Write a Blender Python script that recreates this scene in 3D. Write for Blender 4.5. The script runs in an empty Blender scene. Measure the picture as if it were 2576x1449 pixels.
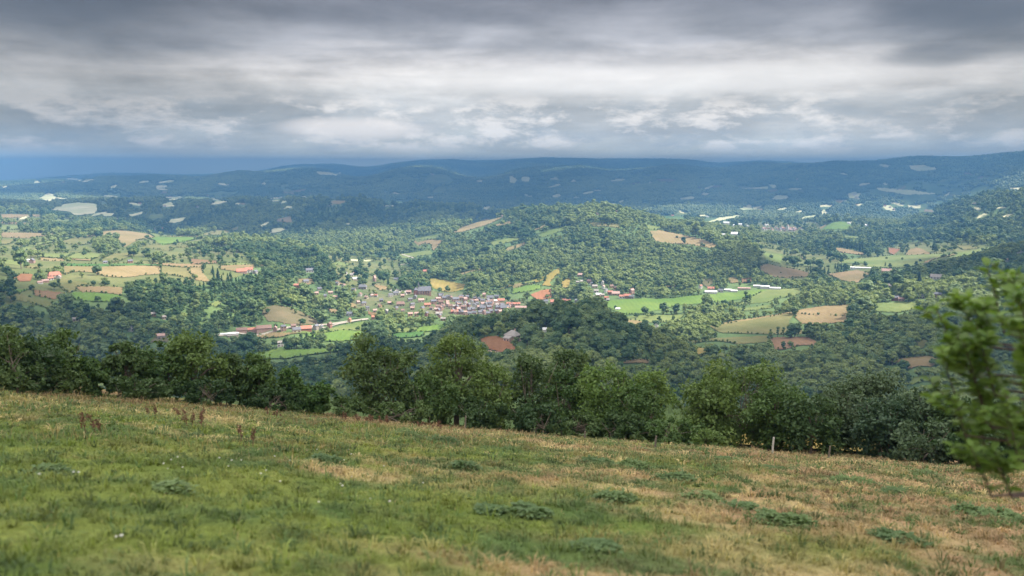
import bpy, bmesh, math, random
import numpy as np
from mathutils import Vector, Matrix

# ------------------------------------------------------------------ camera, light, sky, exposure
C = bpy.context.scene.collection
SC = bpy.context.scene
CZ = 200.0                      # eye height above the valley floor
FPX = 2143.0                    # focal length in display pixels (2576 wide)
PITCH = math.atan((724.5 - 420.0) / FPX)
cam_d = bpy.data.cameras.new("camera")
cam = bpy.data.objects.new("camera", cam_d)
C.objects.link(cam)
cam.location = (0, 0, CZ)
cam.rotation_euler = (math.pi / 2 - PITCH, 0, 0)
cam_d.sensor_width = 36.0
cam_d.lens = 36.0 * FPX / 2576.0
cam_d.clip_start = 0.1
cam_d.clip_end = 60000
cam_d.dof.use_dof = True
cam_d.dof.focus_distance = 900.0
cam_d.dof.aperture_fstop = 1.25
SC.camera = cam

SUN_AZ = math.radians(86)       # clockwise from the view direction (+Y): from the right, a little behind the hills
SUN_EL = math.radians(46)
sun_d = bpy.data.lights.new("sun", 'SUN')
sun = bpy.data.objects.new("sun", sun_d)
C.objects.link(sun)
sun_d.energy = 5.0
sun_d.angle = math.radians(2.0)
sun_d.color = (1.0, 0.94, 0.84)
sv = Vector((math.sin(SUN_AZ) * math.cos(SUN_EL), math.cos(SUN_AZ) * math.cos(SUN_EL), math.sin(SUN_EL)))
sun.rotation_euler = sv.to_track_quat('Z', 'Y').to_euler()
sun.location = (300, 0, 600)

SC.view_settings.view_transform = 'Standard'
SC.view_settings.look = 'None'
SC.view_settings.gamma = 1.0
SC.view_settings.exposure = 1.75
SC.cycles.max_bounces = 5
SC.cycles.diffuse_bounces = 2
SC.cycles.glossy_bounces = 1
SC.cycles.transmission_bounces = 3
SC.cycles.transparent_max_bounces = 8
SC.cycles.volume_bounces = 0
SC.cycles.use_denoising = True
SC.cycles.caustics_reflective = False
SC.cycles.caustics_refractive = False


class NT:
    """small helper round a node tree"""
    def __init__(self, tree):
        self.t = tree
        self.t.nodes.clear()

    def n(self, kind, **kw):
        nd = self.t.nodes.new(kind)
        for k, v in kw.items():
            if k.startswith('i_'):
                key = k[2:]
                nd.inputs[int(key) if key.isdigit() else key.replace('_', ' ')].default_value = v
            else:
                setattr(nd, k, v)
        return nd

    def l(self, a, b):
        self.t.links.new(a, b)
        return b

    def math(self, op, a, b=None, c=None, clamp=False):
        nd = self.t.nodes.new('ShaderNodeMath')
        nd.operation = op
        nd.use_clamp = clamp
        for i, v in enumerate((a, b, c)):
            if v is None:
                continue
            if isinstance(v, (int, float)):
                nd.inputs[i].default_value = v
            else:
                self.t.links.new(v, nd.inputs[i])
        return nd.outputs[0]

    def mix(self, f, a, b, blend='MIX'):
        nd = self.t.nodes.new('ShaderNodeMix')
        nd.data_type = 'RGBA'
        nd.blend_type = blend
        for s, v in ((nd.inputs[0], f), (nd.inputs[6], a), (nd.inputs[7], b)):
            if isinstance(v, (int, float)):
                s.default_value = v
            elif isinstance(v, tuple):
                s.default_value = (*v[:3], 1)
            else:
                self.t.links.new(v, s)
        return nd.outputs[2]

    def ramp(self, fac, stops, interp='LINEAR'):
        nd = self.t.nodes.new('ShaderNodeValToRGB')
        cr = nd.color_ramp
        cr.interpolation = interp
        while len(cr.elements) < len(stops):
            cr.elements.new(0.5)
        for e, (p, c) in zip(cr.elements, stops):
            e.position = p
            e.color = (*c, 1) if isinstance(c, tuple) else (c, c, c, 1)
        self.t.links.new(fac, nd.inputs[0])
        return nd.outputs[0]

    def comb(self, x, y, z):
        nd = self.t.nodes.new('ShaderNodeCombineXYZ')
        for i, v in enumerate((x, y, z)):
            if isinstance(v, (int, float)):
                nd.inputs[i].default_value = v
            else:
                self.t.links.new(v, nd.inputs[i])
        return nd.outputs[0]

    def noise(self, vec, scale, detail=3, rough=0.55, dist=0.0):
        nd = self.n('ShaderNodeTexNoise')
        nd.inputs['Scale'].default_value = scale
        nd.inputs['Detail'].default_value = detail
        nd.inputs['Roughness'].default_value = rough
        nd.inputs['Distortion'].default_value = dist
        if vec is not None:
            self.t.links.new(vec, nd.inputs['Vector'])
        return nd.outputs[0]


# world: physical sky under a broken sheet of grey cloud (cloud pattern follows the real sky direction)
world = bpy.data.worlds.new("World")
SC.world = world
world.use_nodes = True
W = NT(world.node_tree)
tc = W.n('ShaderNodeTexCoord')
sep = W.n('ShaderNodeSeparateXYZ')
W.l(tc.outputs['Generated'], sep.inputs[0])
dx, dy, dz = sep.outputs
zc = W.math('MAXIMUM', dz, 0.0)
zs = W.math('ADD', zc, 0.035)
cx = W.math('DIVIDE', dx, zs)
cy = W.math('DIVIDE', dy, zs)
pl = W.comb(cx, cy, 0.0)
n_big = W.noise(pl, 0.42, 3, 0.5, 0.3)
n_pl = W.noise(W.comb(W.math('MULTIPLY', cx, 0.9), cy, 3.7), 0.95, 5, 0.55, 0.35)
n_dir = W.noise(W.comb(W.math('MULTIPLY', dx, 6.0), W.math('MULTIPLY', dz, 15.0), 2.2), 1.0, 7, 0.6, 0.2)
wpl = W.ramp(zc, [(0.04, 0.10), (0.17, 0.55)])
n_mid = W.math('ADD', n_dir, W.math('MULTIPLY', wpl, W.math('SUBTRACT', n_pl, n_dir)))
# brightness of the sheet by height above the horizon, pushed about by the big cloud forms
zz = W.math('ADD', zc, W.math('MULTIPLY', W.math('SUBTRACT', n_big, 0.5), W.math('MULTIPLY', W.math('ADD', zc, 0.02), 0.55)))
zr = W.math('MULTIPLY', zz, 2.0, clamp=True)
sheet = W.ramp(zr, [(0.0, (0.58, 0.60, 0.52)), (0.045, (0.42, 0.435, 0.41)), (0.085, (0.325, 0.335, 0.335)), (0.13, (0.30, 0.315, 0.325)),
                    (0.165, (0.43, 0.44, 0.445)), (0.20, (0.53, 0.53, 0.53)), (0.235, (0.42, 0.425, 0.44)), (0.27, (0.245, 0.257, 0.285)),
                    (0.33, (0.150, 0.158, 0.182)), (0.41, (0.112, 0.119, 0.142)), (0.55, (0.55, 0.56, 0.60)), (1.0, (1.6, 1.62, 1.65))])
streak = W.ramp(n_mid, [(0.32, 0.50), (0.45, 0.84), (0.55, 1.14), (0.68, 1.5)])
mixamt = W.ramp(zc, [(0.0, 0.2), (0.03, 0.6), (0.08, 0.85), (0.12, 1.0), (0.3, 0.9)])
cl = W.mix(mixamt, sheet, W.mix(1.0, sheet, streak, 'MULTIPLY'))
# low far cumulus, catching the light just above the horizon
cum = W.noise(W.comb(W.math('MULTIPLY', dx, 15.0), W.math('MULTIPLY', dz, 40.0), 1.3), 1.0, 8, 0.62, 0.12)
win = W.ramp(zc, [(0.010, 0.0), (0.028, 1.0), (0.060, 0.9), (0.090, 0.0)], 'EASE')
cumf = W.math('MULTIPLY', W.ramp(cum, [(0.48, 0.0), (0.60, 1.0)]), win)
cl = W.mix(W.math('MULTIPLY', cumf, 0.7), cl, (0.70, 0.675, 0.645))
cumd = W.noise(W.comb(W.math('MULTIPLY', dx, 13.0), W.math('MULTIPLY', dz, 42.0), 7.9), 1.0, 8, 0.62, 0.12)
cl = W.mix(W.math('MULTIPLY', W.math('MULTIPLY', W.ramp(cumd, [(0.52, 0.0), (0.66, 1.0)]), win), 0.7), cl, (0.25, 0.275, 0.30))
# darker cloud masses off to both sides
side = W.ramp(W.math('ABSOLUTE', W.math('SUBTRACT', dx, 0.07)), [(0.20, 1.0), (0.50, 0.50), (0.8, 0.5)], 'EASE')
side = W.mix(W.ramp(zc, [(0.0, 0.45), (0.06, 0.15), (0.12, 0.0), (0.25, 0.0), (0.5, 1.0)]), side, (1.0, 1.0, 1.0))
cl = W.mix(1.0, cl, side, 'MULTIPLY')
# two heavy dark clouds
def blob(px, pz, sx, sz):
    a = W.math('DIVIDE', W.math('SUBTRACT', dx, px), sx)
    b = W.math('DIVIDE', W.math('SUBTRACT', dz, pz), sz)
    r = W.math('ADD', W.math('MULTIPLY', a, a), W.math('MULTIPLY', b, b))
    r = W.math('ADD', r, W.math('MULTIPLY', W.math('SUBTRACT', n_mid, 0.5), 1.2))
    return W.math('MULTIPLY', W.ramp(r, [(0.0, 1.0), (1.0, 0.0)], 'EASE'), W.ramp(dy, [(0.0, 0.0), (0.05, 1.0)]))
for (px, pz, sx, sz, k) in ((0.455, 0.158, 0.12, 0.030, 0.62), (-0.47, 0.160, 0.12, 0.026, 0.5), (0.25, 0.165, 0.12, 0.03, 0.35), (0.43, 0.112, 0.055, 0.014, 0.45), (-0.12, 0.165, 0.2, 0.02, 0.25)):
    cl = W.mix(W.math('MULTIPLY', blob(px, pz, sx, sz), k), cl, (0.055, 0.063, 0.082))
glow = blob(-0.175, 0.043, 0.10, 0.016)
cl = W.mix(W.math('MULTIPLY', glow, 0.75), cl, (0.62, 0.585, 0.55))
glow2 = blob(0.13, 0.098, 0.36, 0.020)
cl = W.mix(W.math('MULTIPLY', glow2, 0.6), cl, (0.56, 0.57, 0.58))
cl = W.mix(1.0, cl, (1.05, 1.0, 0.955), 'MULTIPLY')
sky = W.n('ShaderNodeTexSky')
sky.sky_type = 'NISHITA'
sky.sun_disc = False
sky.sun_elevation = SUN_EL
sky.sun_rotation = SUN_AZ
sky.altitude = 400
bg1 = W.n('ShaderNodeBackground')
bg1.inputs[1].default_value = 0.06
W.l(sky.outputs[0], bg1.inputs[0])
bg2 = W.n('ShaderNodeBackground')
bg2.inputs[1].default_value = 0.575
W.l(cl, bg2.inputs[0])
mx = W.n('ShaderNodeMixShader')
mx.inputs[0].default_value = 0.93
W.l(bg1.outputs[0], mx.inputs[1])
W.l(bg2.outputs[0], mx.inputs[2])
out = W.n('ShaderNodeOutputWorld')
W.l(mx.outputs[0], out.inputs[0])

# ------------------------------------------------------------------ helpers
rng = np.random.default_rng(7)


def mesh_np(name, V, F, mats=(), smooth=False, mat_idx=None, col=None):
    """mesh from an (n,3) array and a list of face arrays (all one size, or a list of arrays of different sizes)"""
    V = np.asarray(V, dtype=np.float32)
    if not isinstance(F, list):
        F = [F]
    F = [np.asarray(f, dtype=np.int32) for f in F if len(f)]
    me = bpy.data.meshes.new(name)
    me.vertices.add(len(V))
    me.vertices.foreach_set('co', V.ravel())
    nl = sum(f.size for f in F)
    me.loops.add(nl)
    me.loops.foreach_set('vertex_index', np.concatenate([f.ravel() for f in F]))
    npoly = sum(len(f) for f in F)
    me.polygons.add(npoly)
    tot = np.concatenate([np.full(len(f), f.shape[1], np.int32) for f in F])
    st = np.concatenate([[0], np.cumsum(tot)[:-1]]).astype(np.int32)
    me.polygons.foreach_set('loop_start', st)
    me.polygons.foreach_set('loop_total', tot)
    if mat_idx is not None:
        me.polygons.foreach_set('material_index', np.asarray(mat_idx, np.int32))
    if smooth is True:
        me.polygons.foreach_set('use_smooth', np.ones(npoly, bool))
    elif smooth is not False:
        me.polygons.foreach_set('use_smooth', np.asarray(smooth, bool))
    else:
        me.polygons.foreach_set('use_smooth', np.zeros(npoly, bool))
    for m in mats:
        me.materials.append(m)
    if col is not None:
        a = me.attributes.new('col', 'FLOAT_COLOR', 'POINT')
        c4 = np.ones((len(V), 4), np.float32)
        c4[:, :3] = col
        a.data.foreach_set('color', c4.ravel())
    me.update(calc_edges=True)
    return me


def link(name, me, parent=None):
    o = bpy.data.objects.new(name, me)
    C.objects.link(o)
    if parent is not None:
        o.parent = parent
    return o


def tag(o, label=None, cat=None, group=None, kind=None):
    if label:
        o['label'] = label
    if cat:
        o['category'] = cat
    if group:
        o['group'] = group
    if kind:
        o['kind'] = kind
    return o


def empty(name, loc, rz=0.0):
    o = bpy.data.objects.new(name, None)
    C.objects.link(o)
    o.empty_display_size = 0.5
    o.location = loc
    o.rotation_euler = (0, 0, rz)
    return o


class MB:
    """gathers shapes into one mesh"""
    def __init__(self):
        self.v, self.f, self.n, self.mi = [], {}, 0, {}

    def add(self, V, F, mi=0):
        V = np.asarray(V, float)
        F = np.asarray(F, int)
        k = F.shape[1]
        self.f.setdefault(k, []).append(F + self.n)
        self.mi.setdefault(k, []).append(np.full(len(F), mi))
        self.v.append(V)
        self.n += len(V)

    def box(self, c, s, rz=0.0, mi=0):
        x, y, z = s[0] / 2, s[1] / 2, s[2] / 2
        V = np.array([[-x, -y, -z], [x, -y, -z], [x, y, -z], [-x, y, -z], [-x, -y, z], [x, -y, z], [x, y, z], [-x, y, z]])
        if rz:
            ca, sa = math.cos(rz), math.sin(rz)
            V = np.column_stack([V[:, 0] * ca - V[:, 1] * sa, V[:, 0] * sa + V[:, 1] * ca, V[:, 2]])
        self.add(V + np.array(c), [[0, 3, 2, 1], [4, 5, 6, 7], [0, 1, 5, 4], [1, 2, 6, 5], [2, 3, 7, 6], [3, 0, 4, 7]], mi)

    def tube(self, P, R, n=6, mi=0):
        """tapered tube along points P with radii R"""
        P = np.asarray(P, float)
        m = len(P)
        T = np.gradient(P, axis=0)
        T /= np.linalg.norm(T, axis=1)[:, None] + 1e-9
        ref = np.array([0.31, 0.95, 0.1])
        A = np.cross(T, ref)
        A /= np.linalg.norm(A, axis=1)[:, None] + 1e-9
        B = np.cross(T, A)
        an = np.arange(n) * 2 * math.pi / n
        V = P[:, None, :] + np.asarray(R)[:, None, None] * (A[:, None, :] * np.cos(an)[None, :, None] + B[:, None, :] * np.sin(an)[None, :, None])
        V = V.reshape(-1, 3)
        i = np.arange(m - 1)[:, None] * n
        j = np.arange(n)[None, :]
        k = (j + 1) % n
        Fq = np.stack([i + j, i + k, i + n + k, i + n + j], -1).reshape(-1, 4)
        self.add(V, Fq, mi)

    def mesh(self, name, mats, smooth=False, col=None):
        ks = sorted(self.f)
        return mesh_np(name, np.concatenate(self.v), [np.concatenate(self.f[k]) for k in ks], mats, smooth,
                       np.concatenate([np.concatenate(self.mi[k]) for k in ks]), col)


def lattice_noise(seed):
    r = np.random.default_rng(seed)
    T = r.random((256, 256)).astype(np.float32)

    def f(x, y):
        xi = np.floor(x).astype(int)
        yi = np.floor(y).astype(int)
        fx = x - xi
        fy = y - yi
        fx = fx * fx * (3 - 2 * fx)
        fy = fy * fy * (3 - 2 * fy)
        a = T[xi & 255, yi & 255]
        b = T[(xi + 1) & 255, yi & 255]
        c = T[xi & 255, (yi + 1) & 255]
        d = T[(xi + 1) & 255, (yi + 1) & 255]
        return (a * (1 - fx) + b * fx) * (1 - fy) + (c * (1 - fx) + d * fx) * fy
    return f


N1, N2, N3, N4 = (lattice_noise(s) for s in (11, 12, 13, 14))


def fbm(N, x, y, oct=3):
    s, a, t = 0.0, 1.0, 0.0
    for i in range(oct):
        s = s + a * N(x * 2 ** i + 17.3 * i, y * 2 ** i - 9.1 * i)
        t += a
        a *= 0.5
    return s / t


# ------------------------------------------------------------------ viewing geometry (used to set the survey points of the land)
SP, CP = math.sin(PITCH), math.cos(PITCH)


def ray(u, v):
    a = (np.asarray(u, float) - 1288.0) / FPX
    b = (724.5 - np.asarray(v, float)) / FPX
    x = a
    y = CP + b * SP
    z = -SP + b * CP
    return x, y, z


def azel(u, v):
    x, y, z = ray(u, v)
    return np.arctan2(x, y), z / np.hypot(x, y)


def project(x, y, z):
    z = np.asarray(z) - CZ
    d = np.asarray(y) * CP - z * SP
    up = np.asarray(y) * SP + z * CP
    return 1288.0 + FPX * np.asarray(x) / d, 724.5 - FPX * up / d
# ------------------------------------------------------------------ lie of the land
# survey points: P (u, v, r) a point seen at that bearing and height at r metres; Z (u, r, z) a hidden point
PT = """
100,860,950 100,760,1040 0,740,1060 250,740,1080 450,760,1080 520,840,1010 100,700,1180 330,690,1230 330,665,1320
100,660,1380 550,690,1230 550,660,1400 650,690,1280 700,760,1130 650,840,1030 800,660,1500 760,720,1300 800,800,1110
100,620,1700 300,620,1700 500,630,1650 650,610,1750 700,650,1550 100,585,2100 300,590,2050 450,600,1950 0,545,2700
150,550,2700 300,575,2300 500,595,2050 560,585,2350 600,570,2600 750,620,2000 850,630,1950 950,610,2050
400,500,3600 250,505,3700 600,503,3500 750,503,3300 900,508,3100 1050,518,3000 1180,530,2900 1260,548,2800
900,570,2500 700,560,2650 1000,575,2400 1150,570,2450 100,520,3300 0,510,3600
300,500,4800 100,495,4900 600,495,4800 900,497,4800 1200,515,4300
-150,465,7000 0,460,7000 150,455,6900 270,446,6700 400,442,6600 600,435,6500 800,430,6400 1000,429,6300 1100,425,6300
1300,427,6200 1400,421,5900 1460,420,5700 1560,430,5900 1700,414,6000 1900,412,5800 2100,408,5400 2300,404,5000 2576,388,4800 2750,384,4800
700,470,5500 1100,470,5200 1300,470,5100 1450,470,4900 400,470,5700 100,480,5600
700,425,9000 850,419,9000 1000,415,9000 1150,411,9000 1300,408,9000 1450,407,9000 1600,407,9000 1750,408,9000 1900,409,9000
1600,540,3500 1900,555,3250 2100,560,3200 1650,500,4100 1900,510,4000 2100,510,4000 2300,520,3900 1900,460,4700 2100,455,4550
2300,450,4300 2500,448,4100 2576,440,4100 1700,450,5000 1900,432,5300 2300,422,4700
1000,608,2150 1100,582,2150 1200,558,2150 1300,544,2100 1400,536,2050 1480,533,2000 1570,543,1950 1650,560,1950 1750,577,2000
1820,612,1750 1640,600,1750 1900,650,1600 1930,690,1500 1100,650,1750 1050,620,1950 1200,620,1850 1300,610,1800 1450,600,1750
1550,600,1700 1400,650,1600 1550,660,1550 1700,660,1560 1800,680,1500 1300,660,1550 1200,690,1480
1000,690,1600 1100,700,1500 1120,730,1400 1250,730,1380 1400,740,1330 1500,745,1300 1650,745,1310 1850,735,1360 1390,690,1430 1420,710,1390
1750,558,2600 1800,564,2600 1900,590,2300 1950,572,2700 1950,578,2650 2000,600,2300 2000,640,1950 2100,640,1920 2110,560,2700 2110,580,2500
2050,575,2600 2200,575,2600 2200,600,2350 2320,547,2900 2400,513,2950 2480,492,2900 2576,480,2900 2700,470,2900 2400,570,2500
2500,560,2450 2576,570,2400 2350,620,2100 2480,620,2050 2250,650,1880 2100,690,1600
2576,616,1600 2480,634,1600 2400,652,1580 2300,676,1530 2220,694,1480 2140,722,1400 2700,590,1600 2300,740,1280 2450,745,1260 2576,740,1270
2450,690,1400 2576,680,1420
1600,780,1180 1750,760,1250 2000,740,1330 1650,800,1120 1800,840,1020 2000,800,1120 2050,775,1190 2130,770,1200 2050,820,1080 2000,860,980
2300,790,1150 2300,850,1000 2300,900,900 1900,880,930 2100,920,850 2300,940,830 1700,900,890
1180,812,860 1260,797,800 1400,783,780 1500,792,780 1600,826,800 1700,866,820 1790,905,840 1290,850,690 1250,880,650 1400,850,690 1550,870,700
1650,910,720 1500,910,640 1350,910,620 1000,850,1000 850,880,930 700,890,910
1060,735,1260 1150,765,1200 1300,770,1200 950,740,1250 900,700,1400 1000,790,1130
"""
ZT = [(u, r, z) for u in (0, 300, 600, 900, 1200, 1500, 1800, 2100, 2400, 2576) for r, z in ((100, 171), (200, 134), (350, 84))]
ZT += [(u, 500, 42) for u in (0, 300, 600, 900, 1700, 2000, 2300, 2576)] + [(u, 500, 62) for u in (1200, 1350, 1500)]
ZT += [(u, 680, 10) for u in (0, 300, 600, 900, 1050, 1800, 2000, 2300, 2576)] + [(u, 800, 3) for u in (0, 300, 600, 900, 2000, 2300, 2576)]
ZT += [(1250, 1010, 5), (1400, 1010, 5), (1550, 1010, 5), (1150, 970, 5), (1050, 860, 6)]
ZT += [(450, 2600, 10), (600, 2250, 10), (0, 4300, 15), (300, 4300, 12), (600, 4300, 10), (900, 4200, 8), (1100, 3800, 6)]
ZT += [(1000, 2600, 8), (1200, 2600, 8), (1400, 2700, 5), (1550, 2700, 5), (2450, 3600, 15), (2650, 3600, 15), (2500, 1870, 4), (2650, 1870, 8)]
ZT += [(u, 7700, 60) for u in (0, 300, 600, 900, 1200, 1500)] + [(u, 7300, 110) for u in (1800, 2100, 2576)] + [(u, 9000, z) for u, z in ((0, 60), (300, 120), (2100, 210), (2576, 210))]
ZT += [(u, 16500, z) for u, z in ((0, 60), (700, 120), (1300, 150), (1900, 180), (2576, 180))]
ZT += [(u, 11500, z) for u, z in ((0, 40), (900, 180), (1800, 220), (2576, 220))]


def meadow_z(x, y):
    y = np.asarray(y, float)
    x = np.asarray(x, float)
    yy = np.clip(y, -25, 70)
    xx = np.clip(x, -45, 45)
    return CZ - (1.65 + 0.255 * yy + 0.0006 * yy * np.abs(yy) + 0.085 * xx - 0.0007 * xx * xx)


ctrl = []
for s in PT.split():
    u, v, r = map(float, s.split(','))
    a, t = azel(u, v)
    ctrl.append((float(a), math.log(r), CZ + r * float(t)))
for u, r, z in ZT:
    a, t = azel(u, 600)
    ctrl.append((float(a), math.log(r), z))
for r in (35, 45, 55):
    for k in range(-3, 4):
        a = k * 0.2
        ctrl.append((a, math.log(r), float(meadow_z(r * math.sin(a), r * math.cos(a)))))
ctrl = np.array(ctrl)
lo, hi = ctrl[ctrl[:, 0] < -0.50], ctrl[ctrl[:, 0] > 0.50]
lo2, hi2 = lo.copy(), hi.copy()
lo2[:, 0] -= 0.33
hi2[:, 0] += 0.33
ctrl = np.concatenate([ctrl, lo2, hi2])
KA = 4.2
cp = np.column_stack([ctrl[:, 0] * KA, ctrl[:, 1]])


def tps(d2):
    return 0.5 * d2 * np.log(d2 + 1e-9)


n = len(cp)
A = np.zeros((n + 3, n + 3))
A[:n, :n] = tps(((cp[:, None, :] - cp[None, :, :]) ** 2).sum(-1)) + np.eye(n) * 2e-4
A[:n, n] = 1
A[:n, n + 1:] = cp
A[n:, :n] = A[:n, n:].T
sol = np.linalg.solve(A, np.concatenate([ctrl[:, 2], [0, 0, 0]]))

NA, NL = 520, 900
AZ = np.linspace(-0.82, 0.82, NA)
LR = np.linspace(math.log(34.0), math.log(11300.0), NL)
HT = np.zeros((NA, NL), np.float32)
w = sol[:n].astype(np.float32)
for i in range(NA):
    d2 = (AZ[i] * KA - cp[:, 0][None, :]) ** 2 + (LR[:, None] - cp[:, 1][None, :]) ** 2
    HT[i] = tps(d2.astype(np.float32)) @ w + sol[n] + sol[n + 1] * AZ[i] * KA + sol[n + 2] * LR
RR = np.exp(LR)
GX = np.sin(AZ)[:, None] * RR[None, :]
GY = np.cos(AZ)[:, None] * RR[None, :]
# folds and gullies that grow with distance
amp = np.clip((RR - 500) / 2500, 0, 1)[None, :]
far = np.clip((RR - 3300) / 2500, 0, 1)[None, :]
HT += (fbm(N1, GX / 260, GY / 260) - 0.5) * 10 * amp
slope_ = np.clip((HT - 14) / 35, 0, 1) * np.clip(1 - np.abs(np.log(RR / 1850)) / 0.42, 0, 1)[None, :] * np.clip((np.arctan2(GX, GY) + 0.16) / 0.1, 0, 1)
HT += (0.35 - np.abs(fbm(N4, GX / 230 + GY / 900, GY / 420, 2) - 0.5) * 4.5) * 13 * slope_
HT += (fbm(N2, GX / 800 + GY / 2600, GY / 800) - 0.5) * 11 * far
HT += (0.5 - np.abs(fbm(N3, GX / 520, GY / 900, 2) - 0.5) * 4) * 9 * far
blend = np.clip((RR - 48) / 40, 0, 1)
blend = (blend * blend * (3 - 2 * blend))[None, :]
HT = HT * blend + (meadow_z(GX, GY) - 0.25) * (1 - blend)
HT = HT.astype(np.float32)


def ground(x, y):
    """height of the valley ground"""
    x = np.asarray(x, float)
    y = np.asarray(y, float)
    a = (np.arctan2(x, y) - AZ[0]) / (AZ[1] - AZ[0])
    l = (0.5 * np.log(x * x + y * y + 1e-6) - LR[0]) / (LR[1] - LR[0])
    a = np.clip(a, 0, NA - 1.001)
    l = np.clip(l, 0, NL - 1.001)
    i = a.astype(int)
    j = l.astype(int)
    fa, fl = a - i, l - j
    return (HT[i, j] * (1 - fa) + HT[i + 1, j] * fa) * (1 - fl) + (HT[i, j + 1] * (1 - fa) + HT[i + 1, j + 1] * fa) * fl


EL = (HT - CZ) / RR[None, :]
EL_MAX = np.maximum.accumulate(EL, axis=1)
EL_MAX[:, :] = np.maximum.accumulate(np.where(RR[None, :] < 55, -9, EL), axis=1)


def hit(u, v):
    """where the line of sight (u, v) meets the valley ground"""
    a, t = azel(u, v)
    a = np.atleast_1d(a)
    t = np.atleast_1d(t)
    ia = np.clip((a - AZ[0]) / (AZ[1] - AZ[0]), 0, NA - 1.001)
    res = np.zeros((len(a), 3))
    for k in range(len(a)):
        i = int(ia[k])
        f = ia[k] - i
        prof = EL_MAX[i] * (1 - f) + EL_MAX[i + 1] * f
        j = int(np.searchsorted(prof, t[k]))
        j = min(max(j, 1), NL - 1)
        p0, p1 = prof[j - 1], prof[j]
        g = 0.5 if p1 - p0 < 1e-9 else min(max((t[k] - p0) / (p1 - p0), 0), 1)
        r = math.exp(LR[j - 1] + (LR[j] - LR[j - 1]) * g)
        x, y = r * math.sin(a[k]), r * math.cos(a[k])
        res[k] = (x, y, float(ground(x, y)))
    return res


# ------------------------------------------------------------------ ground materials
def mat(name):
    m = bpy.data.materials.new(name)
    m.use_nodes = True
    return m, NT(m.node_tree)


def finish(T, color, rough=0.9, spec=0.15, trans=None, normal=None):
    b = T.n('ShaderNodeBsdfPrincipled')
    b.inputs['Roughness'].default_value = rough
    b.inputs['Specular IOR Level'].default_value = spec
    if isinstance(color, tuple):
        b.inputs['Base Color'].default_value = (*color, 1)
    else:
        T.l(color, b.inputs['Base Color'])
    if normal is not None:
        T.l(normal, b.inputs['Normal'])
    sh = b.outputs[0]
    if trans:
        tr = T.n('ShaderNodeBsdfTranslucent')
        if isinstance(color, tuple):
            tr.inputs[0].default_value = (*color, 1)
        else:
            T.l(T.mix(1.0, color, (1.25, 1.3, 0.7), 'MULTIPLY'), tr.inputs[0])
        ms = T.n('ShaderNodeMixShader')
        ms.inputs[0].default_value = trans
        T.l(sh, ms.inputs[1])
        T.l(tr.outputs[0], ms.inputs[2])
        sh = ms.outputs[0]
    o = T.n('ShaderNodeOutputMaterial')
    T.l(sh, o.inputs[0])


def field_mat(name, ca, cb, row=0.0, scale=0.03, fine=0.35):
    m, T = mat(name)
    g = T.n('ShaderNodeNewGeometry')
    a = T.noise(g.outputs['Position'], scale, 4, 0.6)
    b = T.noise(g.outputs['Position'], fine, 3, 0.6)
    f = T.math('MULTIPLY_ADD', b, 0.4, T.math('MULTIPLY', a, 0.8), clamp=True)
    f = T.ramp(f, [(0.35, 0.0), (0.8, 1.0)])
    col = T.mix(f, tuple(c * 0.86 for c in ca), cb)
    big = T.noise(g.outputs['Position'], 0.009, 3, 0.6)
    col = T.mix(T.ramp(big, [(0.42, 0.0), (0.62, 0.55)]), col, (0.62 * ca[0], 0.80 * ca[1], 0.60 * ca[2]))
    if row:
        wv = T.n('ShaderNodeTexWave')
        wv.inputs['Scale'].default_value = row
        wv.inputs['Distortion'].default_value = 1.5
        wv.inputs['Detail'].default_value = 1.0
        T.l(g.outputs['Position'], wv.inputs['Vector'])
        col = T.mix(T.math('MULTIPLY', wv.outputs['Fac'], 0.22), col, tuple(c * 0.55 for c in ca))
    finish(T, col)
    return m


# floor of the woods and rough land between the fields
m_ground, T = mat("wood_floor_and_rough_grass")
g = T.n('ShaderNodeNewGeometry')
a = T.noise(g.outputs['Position'], 0.012, 5, 0.62)
b = T.noise(g.outputs['Position'], 0.09, 4, 0.6)
col = T.mix(T.ramp(a, [(0.35, 0.0), (0.65, 1.0)]), (0.045, 0.080, 0.028), (0.085, 0.125, 0.042))
col = T.mix(T.ramp(b, [(0.45, 0.0), (0.7, 0.8)]), col, (0.05, 0.075, 0.03))
finish(T, col)

ii = np.arange(NA - 1)[:, None] * NL
jj = np.arange(NL - 1)[None, :]
FQ = np.stack([ii + jj, ii + NL + jj, ii + NL + jj + 1, ii + jj + 1], -1).reshape(-1, 4)
me = mesh_np("valley_terrain", np.column_stack([GX.ravel(), GY.ravel(), HT.ravel()]), FQ, [m_ground], True)
terrain = tag(link("valley_terrain", me), "wooded valley floor, slopes and far ridges", None, None, 'structure')

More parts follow.
